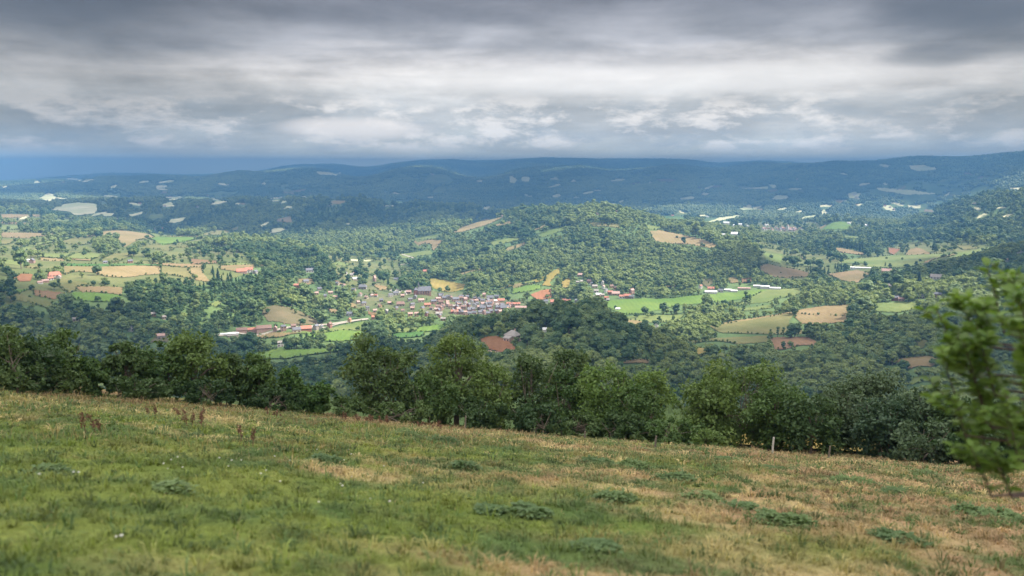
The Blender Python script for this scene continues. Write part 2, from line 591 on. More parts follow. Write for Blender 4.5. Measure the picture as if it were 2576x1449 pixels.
# ------------------------------------------------------------------ fields (sheets of crop or grass lying on the terrain)
FM = {
    'S': field_mat("ripe_straw_field", (0.163, 0.122, 0.054), (0.204, 0.155, 0.079), 0.05),
    'T': field_mat("cut_stubble_field", (0.151, 0.106, 0.052), (0.189, 0.139, 0.072), 0.06),
    'Y': field_mat("gold_field", (0.163, 0.123, 0.026), (0.196, 0.151, 0.046), 0.04),
    'O': field_mat("dry_pasture", (0.09, 0.09, 0.031), (0.138, 0.123, 0.05)),
    'L': field_mat("light_grass_field", (0.085, 0.113, 0.03), (0.122, 0.139, 0.047)),
    'G': field_mat("green_crop_field", (0.072, 0.125, 0.022), (0.107, 0.155, 0.031), 0.05),
    'D': field_mat("deep_green_crop_field", (0.044, 0.099, 0.024), (0.062, 0.122, 0.032), 0.05),
    'B': field_mat("bare_brown_field", (0.134, 0.076, 0.04), (0.167, 0.102, 0.057), 0.05),
    'R': field_mat("red_earth_field", (0.173, 0.073, 0.037), (0.212, 0.101, 0.054), 0.05),
    'K': field_mat("scrubby_brown_hillside", (0.072, 0.067, 0.03), (0.12, 0.093, 0.054), 0, 0.02, 0.12),
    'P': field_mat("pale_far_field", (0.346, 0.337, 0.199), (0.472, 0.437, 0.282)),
    'Q': field_mat("rough_pasture", (0.067, 0.085, 0.028), (0.116, 0.116, 0.045), 0, 0.02, 0.15),
    'V': field_mat("village_gardens", (0.047, 0.079, 0.026), (0.116, 0.106, 0.056), 0, 0.045, 0.2),
}
FNAME = {'S': 'straw_field', 'T': 'stubble_field', 'Y': 'gold_field', 'O': 'dry_pasture', 'L': 'grass_field', 'G': 'crop_field', 'D': 'crop_field',
         'B': 'bare_field', 'R': 'earth_field', 'K': 'scrub_hillside', 'P': 'far_field', 'V': 'village_ground', 'Q': 'rough_pasture'}
# groups are (origin u, origin v); coordinates inside count quarter display pixels from it
FIELDS = {
    (0, 0.0): """
Q -40,2150 720,2170 1320,2310 2080,2365 2500,2600 2560,2740 2240,2830 2000,2880 1400,2860 900,2960 300,3080 -40,3080
Q 3280,2560 4000,2600 4200,2760 3900,2900 3500,2920 3320,2700
Q 7560,2380 8040,2540 8480,2590 8420,2790 7880,2830 7640,2640
Q 7180,2230 8200,2230 8320,2330 7800,2400 7250,2290
L 4160,2400 4440,2352 4480,2384 4200,2440
L 4920,2440 5200,2384 5240,2412 4960,2480
L 5400,2360 5680,2280 5720,2304 5440,2400
O 5920,2240 6240,2264 6240,2300 5960,2280
L 4000,2560 4320,2520 4360,2560 4040,2608
S 5080,2500 5280,2440 5300,2460 5110,2530
Q 9100,2440 9700,2420 10000,2490 9500,2640 8700,2760 8500,2640
""",
    (0, 377.4): """
S 630,1172 1000,1178 1350,1166 1620,1178 1620,1250 1450,1262 1250,1287 1050,1277 940,1237 760,1227 640,1262
O 1620,1178 1900,1190 1900,1225 1965,1312 1700,1257 1620,1250
S 1900,1186 2040,1188 2050,1250 2110,1332 1965,1312 1900,1225
D 620,1148 1000,1154 1500,1154 1640,1165 1350,1168 1000,1180 630,1174
T 1480,1138 1900,1153 2040,1160 2040,1188 1900,1188 1640,1165
B 1905,1098 2198,1115 2190,1145 1930,1156
L 2180,1150 2540,1146 2572,1160 2300,1172
T 2200,1170 2572,1160 2560,1190 2420,1236 2220,1205
O 1000,1120 1150,1048 1370,1045 1230,1112 1140,1137
L 650,1098 760,1043 1040,1043 980,1088 930,1104 780,1098
T 650,1100 930,1104 910,1122 770,1112
L 400,1048 755,1043 640,1095 400,1078
S 380,1082 660,1100 640,1120 400,1112
L 0,1103 150,1113 290,1150 250,1182 0,1140
O 250,1150 400,1163 400,1200 250,1184
O 1380,1010 1500,953 1930,963 1900,985 1760,985 1720,1022 1500,996
G 1480,885 1620,872 1880,872 2060,890 1900,920 1750,945 1640,962 1560,920
S 1620,868 1880,864 2110,892 2060,898 1880,876 1620,874
S 820,868 1110,813 1250,813 1480,842 1560,885 1380,910 1250,985 1230,960 1150,870 1000,862
L 1250,813 1800,853 1800,864 1560,880 1480,842
O 590,930 760,880 950,890 930,942 820,962 700,952
L 120,1026 330,950 600,888 880,848 960,848 740,882 560,930 380,962 280,1012
T 0,833 600,843 420,872 300,892 0,882
T 0,648 400,652 430,672 200,682 0,692
L 560,693 720,698 700,726 560,726
T 0,718 400,745 300,757 0,737
L 0,760 190,765 200,800 0,815
O 0,905 200,900 100,950 0,960
P 490,600 650,545 800,525 960,545 980,600 950,642 760,662 700,622
L 1500,658 1640,638 1640,682 1500,697
P 1665,732 1720,700 1870,678 1840,717 1750,737
P 2115,552 2180,510 2310,515 2200,547
O 1970,862 2160,803 2320,820 2290,862 2100,862
O 2310,802 2400,773 2390,807 2320,832
P 1020,640 1160,640 1120,670 1040,670
P 1630,545 1750,522 1750,570 1640,575
P 1280,655 1440,620 1430,640 1320,672
P 1660,470 1790,472 1770,488 1670,486
P 1100,365 1190,345 1150,385 1110,385
L 960,510 1080,505 1080,530 960,528
P 390,480 480,430 560,450 560,510 450,520
R 140,1292 210,1248 330,1253 312,1322 200,1328
O 580,1332 620,1293 900,1352 760,1382 780,1412 700,1442 620,1402 600,1372
T 765,1383 1000,1378 1230,1388 1228,1460 1000,1438 820,1434
""",
    (0, 628.9): """
G 690,452 760,425 820,432 1000,438 1230,462 1180,512 1100,528 900,522 690,492
B 340,408 600,428 690,452 540,502 350,462
O 20,482 180,443 350,492 525,522 512,588 430,572 300,532 100,502
G 90,408 320,398 200,432
L 2100,542 2262,503 2212,562 2168,584
O 1560,840 1700,850 1690,875 1560,865
K 1570,880 1680,870 1720,930 1500,940
""",
    (644, 628.9): """
T 0,860 320,838 500,838 250,882 0,892
L 320,838 600,820 900,760 1100,720 1095,760 1060,820 860,812 600,850 480,850
G 500,842 600,850 860,812 1060,820 1040,902 850,927 700,922 520,872
L 1360,800 1640,780 1600,830 1450,838 1360,850
G 1640,780 1980,757 1960,775 1800,822 1600,832
D 1360,850 1450,838 1700,828 1690,872 1450,892 1360,870
G 0,1028 400,1013 880,988 850,1022 480,1072 300,1102 0,1112
K 40,600 130,570 250,560 350,588 500,640 590,692 640,742 420,762 300,742 120,720
Y 1728,288 1900,298 2105,348 2085,402 1960,428 1780,387
S 2040,236 2300,183 2322,198 2060,257
L 745,143 830,118 965,148 900,167
T 418,292 560,283 590,342 480,352 420,332
T 760,290 895,340 850,352
S 925,528 1000,545 1012,592 950,575
B 1128,618 1240,652 1180,678 1130,650
T 720,592 840,600 820,640 740,632
S 0,142 100,150 95,165 0,155
P 430,30 580,45 570,60 440,48
L 180,105 340,100 320,118 190,118
P 850,90 1000,100 1160,105 1150,118 980,115
V 1150,290 1380,380 1560,430 1860,420 2180,430 2750,520 2750,640 2350,660 1950,670 1480,640 1030,600 960,520 1060,440
T 1165,345 1310,370 1400,400 1240,412
""",
    (1288, 628.9): """
Y -350,398 0,352 200,312 345,263 330,300 180,352 0,368 -160,400
L -40,348 200,310 240,330 170,352 20,362
S 0,352 180,336 60,385 0,392
G 0,392 60,385 180,358 300,362 280,395 160,425 0,445
Y 330,268 385,235 490,175 500,185 480,240 380,330 400,372 300,360 345,300
R 185,455 300,410 400,395 388,440 412,482 262,515
Y 500,332 560,283 592,302 572,382 510,392
S 420,1060 620,968 622,990 430,1072
G 845,525 1300,490 1560,490 1870,458 2200,428 2576,398 2640,400 2576,452 2390,480 2130,520 1870,545 1700,555 1500,602 1300,642 1100,662 1068,622 960,592 880,562
L 2576,398 2900,388 2906,452 2676,492 2576,532 2390,542 2250,560 2400,480
L 1068,690 1500,658 1750,648 1690,702 1580,732 1380,735 1230,718
S 1080,700 1385,738 1250,752 1130,732
L 1248,768 1390,758 1330,797
L 2128,597 2576,558 2700,545 2600,590 2350,617
O 1988,772 2300,710 2576,668 2826,625 2830,660 2780,740 2880,800 2990,840 2860,852 2576,852 2100,838
S 1985,768 2300,706 2576,662 2826,622 2826,636 2576,680 2300,724 1995,778
T 2874,610 3136,568 3430,548 3376,660 3370,728 2916,748 2846,682
O 1760,905 2100,892 2576,868 2576,928 2300,952 1800,935
B 2576,888 2966,880 3066,928 3036,963 2906,963 2776,998 2646,1013 2626,950
L 3636,540 4076,530 4056,602 3876,632 3656,622
T 3726,1110 4276,1078 4326,1112 4226,1182 3996,1202 3876,1152
O 4056,930 4216,888 4136,992 4076,1002
L 3980,1322 4326,1278 4276,1332 4006,1372
Y 1855,988 1952,998 1942,1062 1878,1082
L 1998,1012 2142,1048 2146,1095 2060,1060
T 1055,1142 1200,1118 1375,1098 1382,1150 1060,1162
Y 1560,350 1670,352 1640,385 1550,375
K 1905,300 2010,290 2025,340 1960,382 1910,340
T 2170,285 2240,275 2290,330 2200,340
B 2300,290 2430,285 2400,330 2310,335
R -320,905 -150,878 10,965 50,1025 -110,1040 -290,1005
T 230,860 370,868 350,890 240,885
""",
    (1288, 377.4): """
S 1388,815 1500,808 1700,850 1900,895 2085,970 1990,987 1780,950 1620,945 1440,917 1400,862
L 1335,748 1500,778 1500,808 1370,800
S 215,802 350,748 332,772 240,812
O 0,740 190,638 100,682 20,742
P 900,528 1010,530 1080,556 1000,576 940,566
P 1040,525 1165,493 1100,532
T 1448,295 1580,283 1660,300 1580,322 1490,317
P 370,297 430,263 492,302
P 2288,582 2400,543 2420,602 2300,602
P 2420,577 2540,553 2430,607
T 1858,365 1950,370 1900,387
P 1800,722 2100,680 2300,648 2310,667 2180,692 1990,727
P 2270,387 2576,368 2576,392
P 800,398 915,398 915,412 810,410
P 1630,590 1735,620 1730,642 1690,632
P 120,440 200,462 190,474 125,455
P 90,270 180,270 170,320 100,315
P -30,250 60,290 30,335 -20,330
P 1120,645 1340,650 1340,660 1130,657
G 1350,655 1700,672 1800,705 1650,700
""",
    (644, 377.4): """
S 1960,835 2200,735 2330,690 2485,683 2350,747 2080,827
S 2388,757 2576,713 2576,745 2420,767
T 1568,915 1892,908 1790,1018 1768,1002 1760,952 1690,942 1640,972
L 1668,322 1800,248 1900,238 2000,302 1880,327
L 1758,422 1840,363 1922,358 1912,412 1830,432
L 1548,432 1700,393 1680,422 1580,442
S 740,537 780,508 932,515 840,547
S 548,495 642,498 590,512
T 200,702 350,663 372,732 210,722
P 108,832 180,790 342,778 250,822 180,837
P 0,775 130,720 130,740 30,785
P 885,742 962,733 930,757
L 1590,565 1680,552 1660,580
P 2250,580 2360,565 2330,605
P 120,490 280,465 290,480 140,502
P 460,465 540,480 490,490
P 1720,240 1800,235 1790,250
P 2200,310 2290,290 2270,325
P 590,215 860,225 820,260 640,250
""",
    (1932, 377.4): """
P 25,482 100,453 232,460 180,492 60,502
P 328,677 500,648 492,670 330,697
T 640,497 792,508 730,542
P 808,432 930,413 932,502 810,482
L 298,432 412,423 340,442
L 438,382 530,348 542,377
P 850,542 1012,543 900,572
P 1048,382 1300,393 1700,438 1400,452 1150,412
P 1408,557 1540,548 1532,587 1420,587
P 1130,550 1230,560 1290,620 1180,600
P 1370,160 1560,150 1760,190 1500,215
P 1080,140 1240,150 1200,185
P 2400,385 2550,375 2520,405
P 0,350 100,348 60,388
T 508,792 602,738 592,757 520,802
G 545,803 620,745 760,708 842,762 800,802
P 770,705 860,720 850,745
T 668,985 760,990 975,1040 960,1062 720,1032
R 1203,983 1335,1000 1260,1062 1208,1042
T 1400,1012 1500,983 1655,1050 1380,1062
L 1060,1082 1250,1062 1380,1062 1655,1052 1870,1042 2255,985 2200,1012 1880,1092 1560,1142 1360,1192 1000,1182 960,1142 720,1142 700,1115
T 1560,1132 1870,1045 1890,1060 1600,1140
T 598,1252 900,1208 1032,1252 900,1342 700,1302
T -96,1170 0,1150 300,1208 424,1245 400,1277 200,1292 60,1282 -60,1225
L -40,1035 152,1050 130,1152 -30,1112
S 288,1060 392,1090 372,1112
T 2408,932 2482,928 2440,962
L 740,858 940,880 940,900 780,885
O 1880,965 2020,960 2140,990 1960,1010
L -260,940 0,1000 140,1000 -80,985
P 530,600 605,605 600,640 545,650
""",
}
POLYS = []          # clearings in display coordinates, with the distance they lie at
fcount = 0


def inside(px, py, poly):
    r = np.zeros(np.shape(px), bool)
    n = len(poly)
    j = n - 1
    for i in range(n):
        xi, yi = poly[i]
        xj, yj = poly[j]
        c = (yi > py) != (yj > py)
        with np.errstate(divide='ignore', invalid='ignore'):
            r ^= c & (px < (xj - xi) * (py - yi) / (yj - yi + 1e-12) + xi)
        j = i
    return r


rf_ = np.random.default_rng(41)
extra = []
for q in range(110):
    u_, v_ = rf_.random() * 2576, 432 + 118 * rf_.random() ** 0.9
    if v_ > 500 and 1000 < u_ < 1700 or v_ > 525 and u_ < 1000 and u_ > 350:
        continue
    w_, h_, tl = 14 + 34 * rf_.random(), 3.0 + 5 * rf_.random(), 5 * rf_.normal()
    k_ = 'PPTLP'[q % 5]
    P_ = [(-1, 0.3), (-0.5, -0.7), (0.2, -1), (1, -0.4), (0.8, 0.5), (0.1, 1), (-0.7, 0.9)]
    extra.append(k_ + ' ' + ' '.join('%.1f,%.1f' % (4 * (u_ + w_ / 2 * a * (0.8 + 0.4 * rf_.random())), 4 * (v_ + h_ / 2 * b * (0.8 + 0.4 * rf_.random()) - tl * a * 0.5)) for a, b in P_))
FIELDS[(0, 0.001)] = chr(10).join(extra)
for (u0, v0), txt in FIELDS.items():
    for line in txt.strip().splitlines():
        k, *pts = line.split()
        duv = np.array([tuple(map(float, p.split(','))) for p in pts]) / 4.0 + np.array([u0, v0])
        # straighten nothing, but round the corners a little: one Chaikin pass
        nx = np.roll(duv, -1, axis=0)
        duv2 = np.stack([duv * 0.93 + nx * 0.07, duv * 0.07 + nx * 0.93], 1).reshape(-1, 2)
        H = hit(duv2[:, 0], duv2[:, 1])
        r = np.hypot(H[:, 0], H[:, 1])
        al = np.column_stack([np.arctan2(H[:, 0], H[:, 1]), np.log(r)])
        POLYS.append((k, duv2, float(np.median(r)), al))
        da, dl = 0.00045, 0.0022
        if k in 'VQ':
            da, dl = 0.0007, 0.003
        a0, a1 = al[:, 0].min(), al[:, 0].max()
        l0, l1 = al[:, 1].min(), al[:, 1].max()
        na = int((a1 - a0) / da) + 3
        nl = min(int((l1 - l0) / dl) + 3, 260)
        ga = np.linspace(a0 - da, a1 + da, na)
        gl = np.linspace(l0 - dl, l1 + dl, nl)
        Ag, Lg = np.meshgrid(ga, gl, indexing='ij')
        wob = (fbm(N4, Ag * 900, Lg * 160, 2) - 0.5)
        ca, clg = 0.5 * (Ag[:-1, :-1] + Ag[1:, 1:]), 0.5 * (Lg[:-1, :-1] + Lg[1:, 1:])
        ins = inside(ca + wob[:-1, :-1] * 0.0012, clg + wob[1:, 1:] * 0.006, [tuple(p) for p in al])
        if not ins.any():
            continue
        Rg = np.exp(Lg)
        X, Y = np.sin(Ag) * Rg, np.cos(Ag) * Rg
        Zg = ground(X, Y) + (0.3 + 0.04 * (fcount % 5) if k in 'VQ' else 0.6 + 0.03 * (fcount % 23))
        q = np.arange(na * nl).reshape(na, nl)
        Fq = np.stack([q[:-1, :-1], q[1:, :-1], q[1:, 1:], q[:-1, 1:]], -1)[ins]
        used, inv = np.unique(Fq.ravel(), return_inverse=True)
        V = np.column_stack([X.ravel(), Y.ravel(), Zg.ravel()])[used]
        me = mesh_np(FNAME[k], V, inv.reshape(-1, 4), [FM[k]], True)
        tag(link(FNAME[k], me), FNAME[k].replace('_', ' ') + " on the valley side", None, None, 'structure')
        fcount += 1
# ------------------------------------------------------------------ foliage
def ico(sub):
    bm = bmesh.new()
    bmesh.ops.create_icosphere(bm, subdivisions=sub, radius=1.0)
    V = np.array([v.co[:] for v in bm.verts])
    F = np.array([[v.index for v in f.verts] for f in bm.faces])
    bm.free()
    return V, F


ICO1, ICO2 = ico(1), ico(2)


def leaf_quads(r, cen, rad, n, size, up=0.35, tilt=0.6, squash=0.85, shape='rhomb', low=-0.6, inner=0.72):
    """n leaf-sized faces spread over the shells of a set of lobes"""
    cen = np.asarray(cen, float)
    rad = np.asarray(rad, float)
    p = rad ** 2 / (rad ** 2).sum()
    k = r.choice(len(rad), n, p=p)
    d = r.normal(size=(n, 3))
    d[:, 2] = d[:, 2] * 0.9 + up
    d /= np.linalg.norm(d, axis=1)[:, None]
    d[:, 2] = np.maximum(d[:, 2], low)
    sh = inner + (1.08 - inner) * r.random(n) ** 0.7
    P = cen[k] + d * rad[k][:, None] * sh[:, None] * np.array([1, 1, squash])
    nrm = d + r.normal(size=(n, 3)) * tilt
    nrm /= np.linalg.norm(nrm, axis=1)[:, None]
    t = np.cross(nrm, r.normal(size=(n, 3)))
    t /= np.linalg.norm(t, axis=1)[:, None] + 1e-9
    b = np.cross(nrm, t)
    s = (size * (0.6 + 0.8 * r.random(n)))[:, None]
    w = 0.55 if shape == 'rhomb' else 0.8
    V = np.stack([P - t * s, P - b * s * w, P + t * s, P + b * s * w], 1).reshape(-1, 3)
    F = np.arange(4 * n).reshape(n, 4)
    return V, F


def lobe_cores(mb, r, cen, rad, f=0.8, sub=ICO1, mi=0, squash=0.85):
    for c, q in zip(cen, rad):
        V = sub[0] * (1 + 0.22 * r.normal(size=(len(sub[0]), 1))) * q * f * np.array([1, 1, squash])
        mb.add(V + np.array(c), sub[1], mi)


def foliage_mat(name, dark, light, trans=0.25, attr=None, yellow=None, pos_scale=0.3):
    m, T = mat(name)
    g = T.n('ShaderNodeNewGeometry')
    tcn = T.n('ShaderNodeTexCoord')
    nz = T.noise(tcn.outputs['Object'], pos_scale, 3, 0.6)
    if attr:
        at = T.n('ShaderNodeAttribute')
        at.attribute_type = 'INSTANCER'
        at.attribute_name = attr
        base = at.outputs['Fac']
    else:
        oi = T.n('ShaderNodeObjectInfo')
        base = oi.outputs['Random']
    isl = g.outputs['Random Per Island']
    f = T.math('ADD', T.math('MULTIPLY', base, 0.72), T.math('ADD', T.math('MULTIPLY', isl, 0.18), T.math('MULTIPLY', T.math('SUBTRACT', nz, 0.5), 0.5)), clamp=True)
    col = T.mix(f, dark, light)
    if yellow:
        col = T.mix(T.math('MULTIPLY', T.ramp(nz, [(0.55, 0.0), (0.75, 1.0)]), 0.6), col, yellow)
    finish(T, col, 0.6, 0.25, trans)
    return m


m_wood_leaf = foliage_mat("woodland_leaves", (0.036, 0.085, 0.034), (0.225, 0.268, 0.090), 0.36, 'tint', None, 0.25)
m_tree_leaf = foliage_mat("tree_leaves", (0.036, 0.082, 0.034), (0.175, 0.232, 0.085), 0.36, None, None, 0.25)
m_con_leaf = foliage_mat("conifer_needles", (0.018, 0.045, 0.022), (0.045, 0.085, 0.038), 0.1)
m_bark, T = mat("bark")
nz = T.noise(T.n('ShaderNodeTexCoord').outputs['Object'], 6.0, 5, 0.65)
finish(T, T.mix(nz, (0.07, 0.055, 0.042), (0.20, 0.17, 0.135)), 0.9, 0.1)


def broadleaf(seed, H=10.0, Wd=9.0, nl=9, nq=420, q=0.62, leafmat=None, trunk=True, low=0.22, sub=ICO1, split=False):
    """a broadleaved tree about H high and Wd wide, foot at the origin"""
    r = np.random.default_rng(seed)
    th = H * low
    cen, rad = [(0, 0, H * 0.60)], [Wd * 0.33]
    for i in range(nl):
        a = i * 2.4 + r.random() * 0.8
        zz = th + (H - th) * (0.16 + 0.68 * ((i + 0.5) / nl) + 0.08 * r.normal())
        prof = math.sin(math.pi * min(max((zz - th * 0.6) / (H - th * 0.6), 0.05), 0.97)) ** 0.6
        ro = Wd * 0.30 * prof * (0.75 + 0.4 * r.random())
        cen.append((ro * math.cos(a), ro * math.sin(a), zz))
        rad.append(Wd * (0.19 + 0.09 * r.random()) * (0.7 + 0.3 * prof))
    cen.append((Wd * 0.05 * r.normal(), Wd * 0.05 * r.normal(), H * 0.86))
    rad.append(H * 0.15)
    mb = MB()
    lobe_cores(mb, r, cen, rad, 0.82, sub)
    V, F = leaf_quads(r, cen, rad, nq, q, 0.45, 0.38)
    mb.add(V, F)
    tk = MB()
    if trunk:
        tk.tube([(0, 0, -0.4), (0.05 * Wd * r.normal() * 0.3, 0.03, H * 0.3), (0.1, 0, H * 0.62)], [0.035 * H * 0.8, 0.026 * H * 0.8, 0.012 * H], 6)
        for c in cen[1:5]:
            tk.tube([(0, 0, H * 0.28), (c[0] * 0.5, c[1] * 0.5, (H * 0.28 + c[2]) * 0.52), c], [0.014 * H, 0.010 * H, 0.004 * H], 4)
    return mb, tk


def join(mb, tk):
    for k in tk.f:
        for F, mi in zip(tk.f[k], tk.mi[k]):
            mb.f.setdefault(k, []).append(F + mb.n)
            mb.mi.setdefault(k, []).append(mi + 1)
    mb.v += tk.v
    mb.n += tk.n
    return mb


def tree_mesh(name, seed, leafmat, **kw):
    mb, tk = broadleaf(seed, **kw)
    nf = sum(len(x) for x in mb.f[3])
    join(mb, tk)
    tot3 = sum(len(x) for x in mb.f[3])
    me = mb.mesh(name, [leafmat, m_bark], False)
    return me


def conifer_mesh(name, seed, leafmat, H=14.0, Wd=5.5, n=520):
    r = np.random.default_rng(seed)
    mb = MB()
    tt = r.random(n) ** 0.75
    z = H * (0.10 + 0.9 * tt)
    ro = Wd * 0.5 * (1 - tt) ** 0.85 * (0.55 + 0.5 * r.random(n)) * (0.85 + 0.25 * np.sin(z * 3.1))
    a = r.random(n) * 6.283
    P = np.column_stack([ro * np.cos(a), ro * np.sin(a), z])
    d = np.column_stack([np.cos(a), np.sin(a), -0.35 + 0.2 * r.normal(size=n)])
    d /= np.linalg.norm(d, axis=1)[:, None]
    b = np.column_stack([-np.sin(a), np.cos(a), 0.3 * r.normal(size=n)])
    s = (0.55 + 0.5 * (1 - tt))[:, None] * H / 14
    V = np.stack([P - d * s, P - b * s * 0.6, P + d * s, P + b * s * 0.6], 1).reshape(-1, 3)
    mb.add(V, np.arange(4 * n).reshape(n, 4))
    k = 10
    for z0, z1, r0 in ((0.1, 0.55, 0.36), (0.4, 0.97, 0.22)):
        an = np.arange(k) * 6.283 / k
        V = np.concatenate([np.column_stack([Wd * r0 * np.cos(an), Wd * r0 * np.sin(an), np.full(k, H * z0)]), [[0, 0, H * z1]]])
        mb.add(V, [[i, (i + 1) % k, k] for i in range(k)])
    tk = MB()
    tk.tube([(0, 0, -0.4), (0, 0, H * 0.5), (0, 0, H * 0.95)], [0.02 * H, 0.013 * H, 0.003 * H], 5)
    return join(mb, tk).mesh(name, [leafmat, m_bark])


def clump_mesh(name, seed, leafmat, Wd=30.0, H=11.0):
    """a patch of closed canopy as it looks from kilometres away: many crowns"""
    r = np.random.default_rng(seed)
    mb = MB()
    for i in range(11):
        a, q = r.random() * 6.283, Wd * 0.5 * math.sqrt(r.random())
        s = 3.6 + 2.4 * r.random()
        V = ICO1[0] * (1 + 0.16 * r.normal(size=(len(ICO1[0]), 1))) * np.array([s, s, s * 1.15])
        mb.add(V + np.array([q * math.cos(a), q * math.sin(a), H - s * 1.2 + 1.5 * r.normal()]), ICO1[1])
    return mb.mesh(name, [leafmat])


WOOD = [tree_mesh("wood_tree", 100 + i, m_wood_leaf, H=h, Wd=wd, nl=6, nq=420, q=0.62) for i, (h, wd) in
        enumerate(((11, 10), (12.5, 9.5), (9.5, 10), (13, 8), (10.5, 11)))]
WOOD.append(conifer_mesh("wood_conifer", 120, m_wood_leaf))
CLUMP = [clump_mesh("wood_clump", 140 + i, m_wood_leaf) for i in range(3)]
IND = [tree_mesh("broadleaf_tree", 200 + i, m_tree_leaf, H=h, Wd=wd, nl=11, nq=900, q=0.42, sub=ICO2) for i, (h, wd) in
       enumerate(((11, 10), (12.5, 9.5), (9.5, 10), (13, 9), (10.5, 11), (12, 11)))]
POPLAR = tree_mesh("poplar_tree", 230, m_tree_leaf, H=16, Wd=5.0, nl=12, nq=700, q=0.45, low=0.08)
FIR = conifer_mesh("fir_tree", 240, m_con_leaf, n=700)
BUSHM = [tree_mesh("round_bush", 250 + i, m_tree_leaf, H=4.0, Wd=4.6, nl=7, nq=420, q=0.3, low=0.02, trunk=True) for i in range(2)]
HTOP = 10.5
# ------------------------------------------------------------------ houses
def plain_mat(name, c0, c1, scale=0.8, rough=0.9, spec=0.15):
    m, T = mat(name)
    nz = T.noise(T.n('ShaderNodeTexCoord').outputs['Object'], scale, 5, 0.65)
    finish(T, T.mix(T.ramp(nz, [(0.3, 0.0), (0.7, 1.0)]), c0, c1), rough, spec)
    return m


def tile_mat(name, c0, c1):
    m, T = mat(name)
    tcn = T.n('ShaderNodeTexCoord')
    nz = T.noise(tcn.outputs['Object'], 0.7, 5, 0.7)
    wv = T.n('ShaderNodeTexWave')
    wv.bands_direction = 'Z'
    wv.inputs['Scale'].default_value = 1.3
    wv.inputs['Distortion'].default_value = 1.0
    T.l(tcn.outputs['Object'], wv.inputs['Vector'])
    col = T.mix(T.ramp(nz, [(0.3, 0.0), (0.7, 1.0)]), c0, c1)
    col = T.mix(T.math('MULTIPLY', wv.outputs['Fac'], 0.3), col, tuple(0.6 * c for c in c0))
    finish(T, col, 0.85, 0.2)
    return m


WALL = {'c': plain_mat("cream_render", (0.299, 0.251, 0.179), (0.36, 0.313, 0.236)),
        'w': plain_mat("white_render", (0.379, 0.37, 0.341), (0.447, 0.438, 0.413)),
        'p': plain_mat("pink_sandstone", (0.246, 0.155, 0.126), (0.301, 0.206, 0.168)),
        'o': plain_mat("ochre_render", (0.297, 0.202, 0.101), (0.342, 0.252, 0.142)),
        'g': plain_mat("grey_stone", (0.189, 0.174, 0.16), (0.255, 0.236, 0.211)),
        'r': plain_mat("red_sandstone", (0.2, 0.09, 0.07), (0.248, 0.123, 0.095)),
        'm': plain_mat("white_metal_cladding", (0.416, 0.42, 0.416), (0.46, 0.46, 0.45), 0.2, 0.5, 0.4)}
ROOF = {'s': tile_mat("slate_roof", (0.089, 0.093, 0.107), (0.15, 0.15, 0.168)),
        'l': tile_mat("pale_stone_roof", (0.201, 0.184, 0.173), (0.281, 0.252, 0.229)),
        't': tile_mat("terracotta_roof", (0.264, 0.103, 0.071), (0.331, 0.157, 0.111)),
        'b': tile_mat("brown_tile_roof", (0.143, 0.09, 0.073), (0.201, 0.132, 0.109)),
        'k': tile_mat("pinkish_tile_roof", (0.273, 0.174, 0.151), (0.34, 0.235, 0.207)),
        'm': plain_mat("pale_metal_roof", (0.45, 0.456, 0.456), (0.517, 0.517, 0.511), 0.2, 0.45, 0.4)}
m_glass, T = mat("dark_window")
finish(T, (0.03, 0.035, 0.045), 0.25, 0.5)
m_shut = plain_mat("shutter_wood", (0.16, 0.10, 0.07), (0.22, 0.15, 0.10))
WNAME = {'c': 'cream', 'w': 'white', 'p': 'pink stone', 'o': 'ochre', 'g': 'grey stone', 'r': 'red stone', 'm': 'white metal'}
RNAME = {'s': 'dark slate roof', 'l': 'pale stone roof', 't': 'red tiled roof', 'b': 'brown tiled roof', 'k': 'pinkish tiled roof', 'm': 'pale metal roof'}


def roof_shape(L, D, h, rise, hip, ov=0.35, t=0.22):
    """a roof slab with thickness over an L x D plan, eaves at height h"""
    x, y = L / 2 + ov, D / 2 + ov
    rx = L / 2 + ov - (D / 2 + ov) * hip
    lo = h - rise * ov / (D / 2)
    top = [(-x, -y, lo), (x, -y, lo), (x, y, lo), (-x, y, lo), (-rx, 0, h + rise), (rx, 0, h + rise)]
    V = np.array(top + [(a, b, c - t) for a, b, c in top])
    F4 = [[0, 1, 5, 4], [2, 3, 4, 5], [7, 6, 10, 11], [9, 8, 11, 10], [0, 6, 7, 1], [2, 8, 9, 3]]
    F3 = []
    if hip > 0:
        F3 = [[1, 2, 5], [3, 0, 4], [8, 7, 11], [6, 9, 10]]
        F4 += [[1, 7, 8, 2], [3, 9, 6, 0]]
    else:
        F4 += [[1, 7, 11, 5], [2, 5, 11, 8], [3, 9, 10, 4], [0, 4, 10, 6]]
    return V, F3, F4


def wall_shape(L, D, h, rise, hip):
    x, y = L / 2, D / 2
    b = -2.5
    V = [(-x, -y, b), (x, -y, b), (x, y, b), (-x, y, b), (-x, -y, h), (x, -y, h), (x, y, h), (-x, y, h)]
    F4 = [[0, 1, 5, 4], [1, 2, 6, 5], [2, 3, 7, 6], [3, 0, 4, 7]]
    F3 = []
    if hip == 0:
        V += [(-x, 0, h + rise - 0.12), (x, 0, h + rise - 0.12)]
        F3 = [[5, 6, 9], [7, 4, 8]]
    return np.array(V), F3, F4


_cache = {}


def cached(key, fn):
    if key not in _cache:
        _cache[key] = fn()
    return _cache[key]


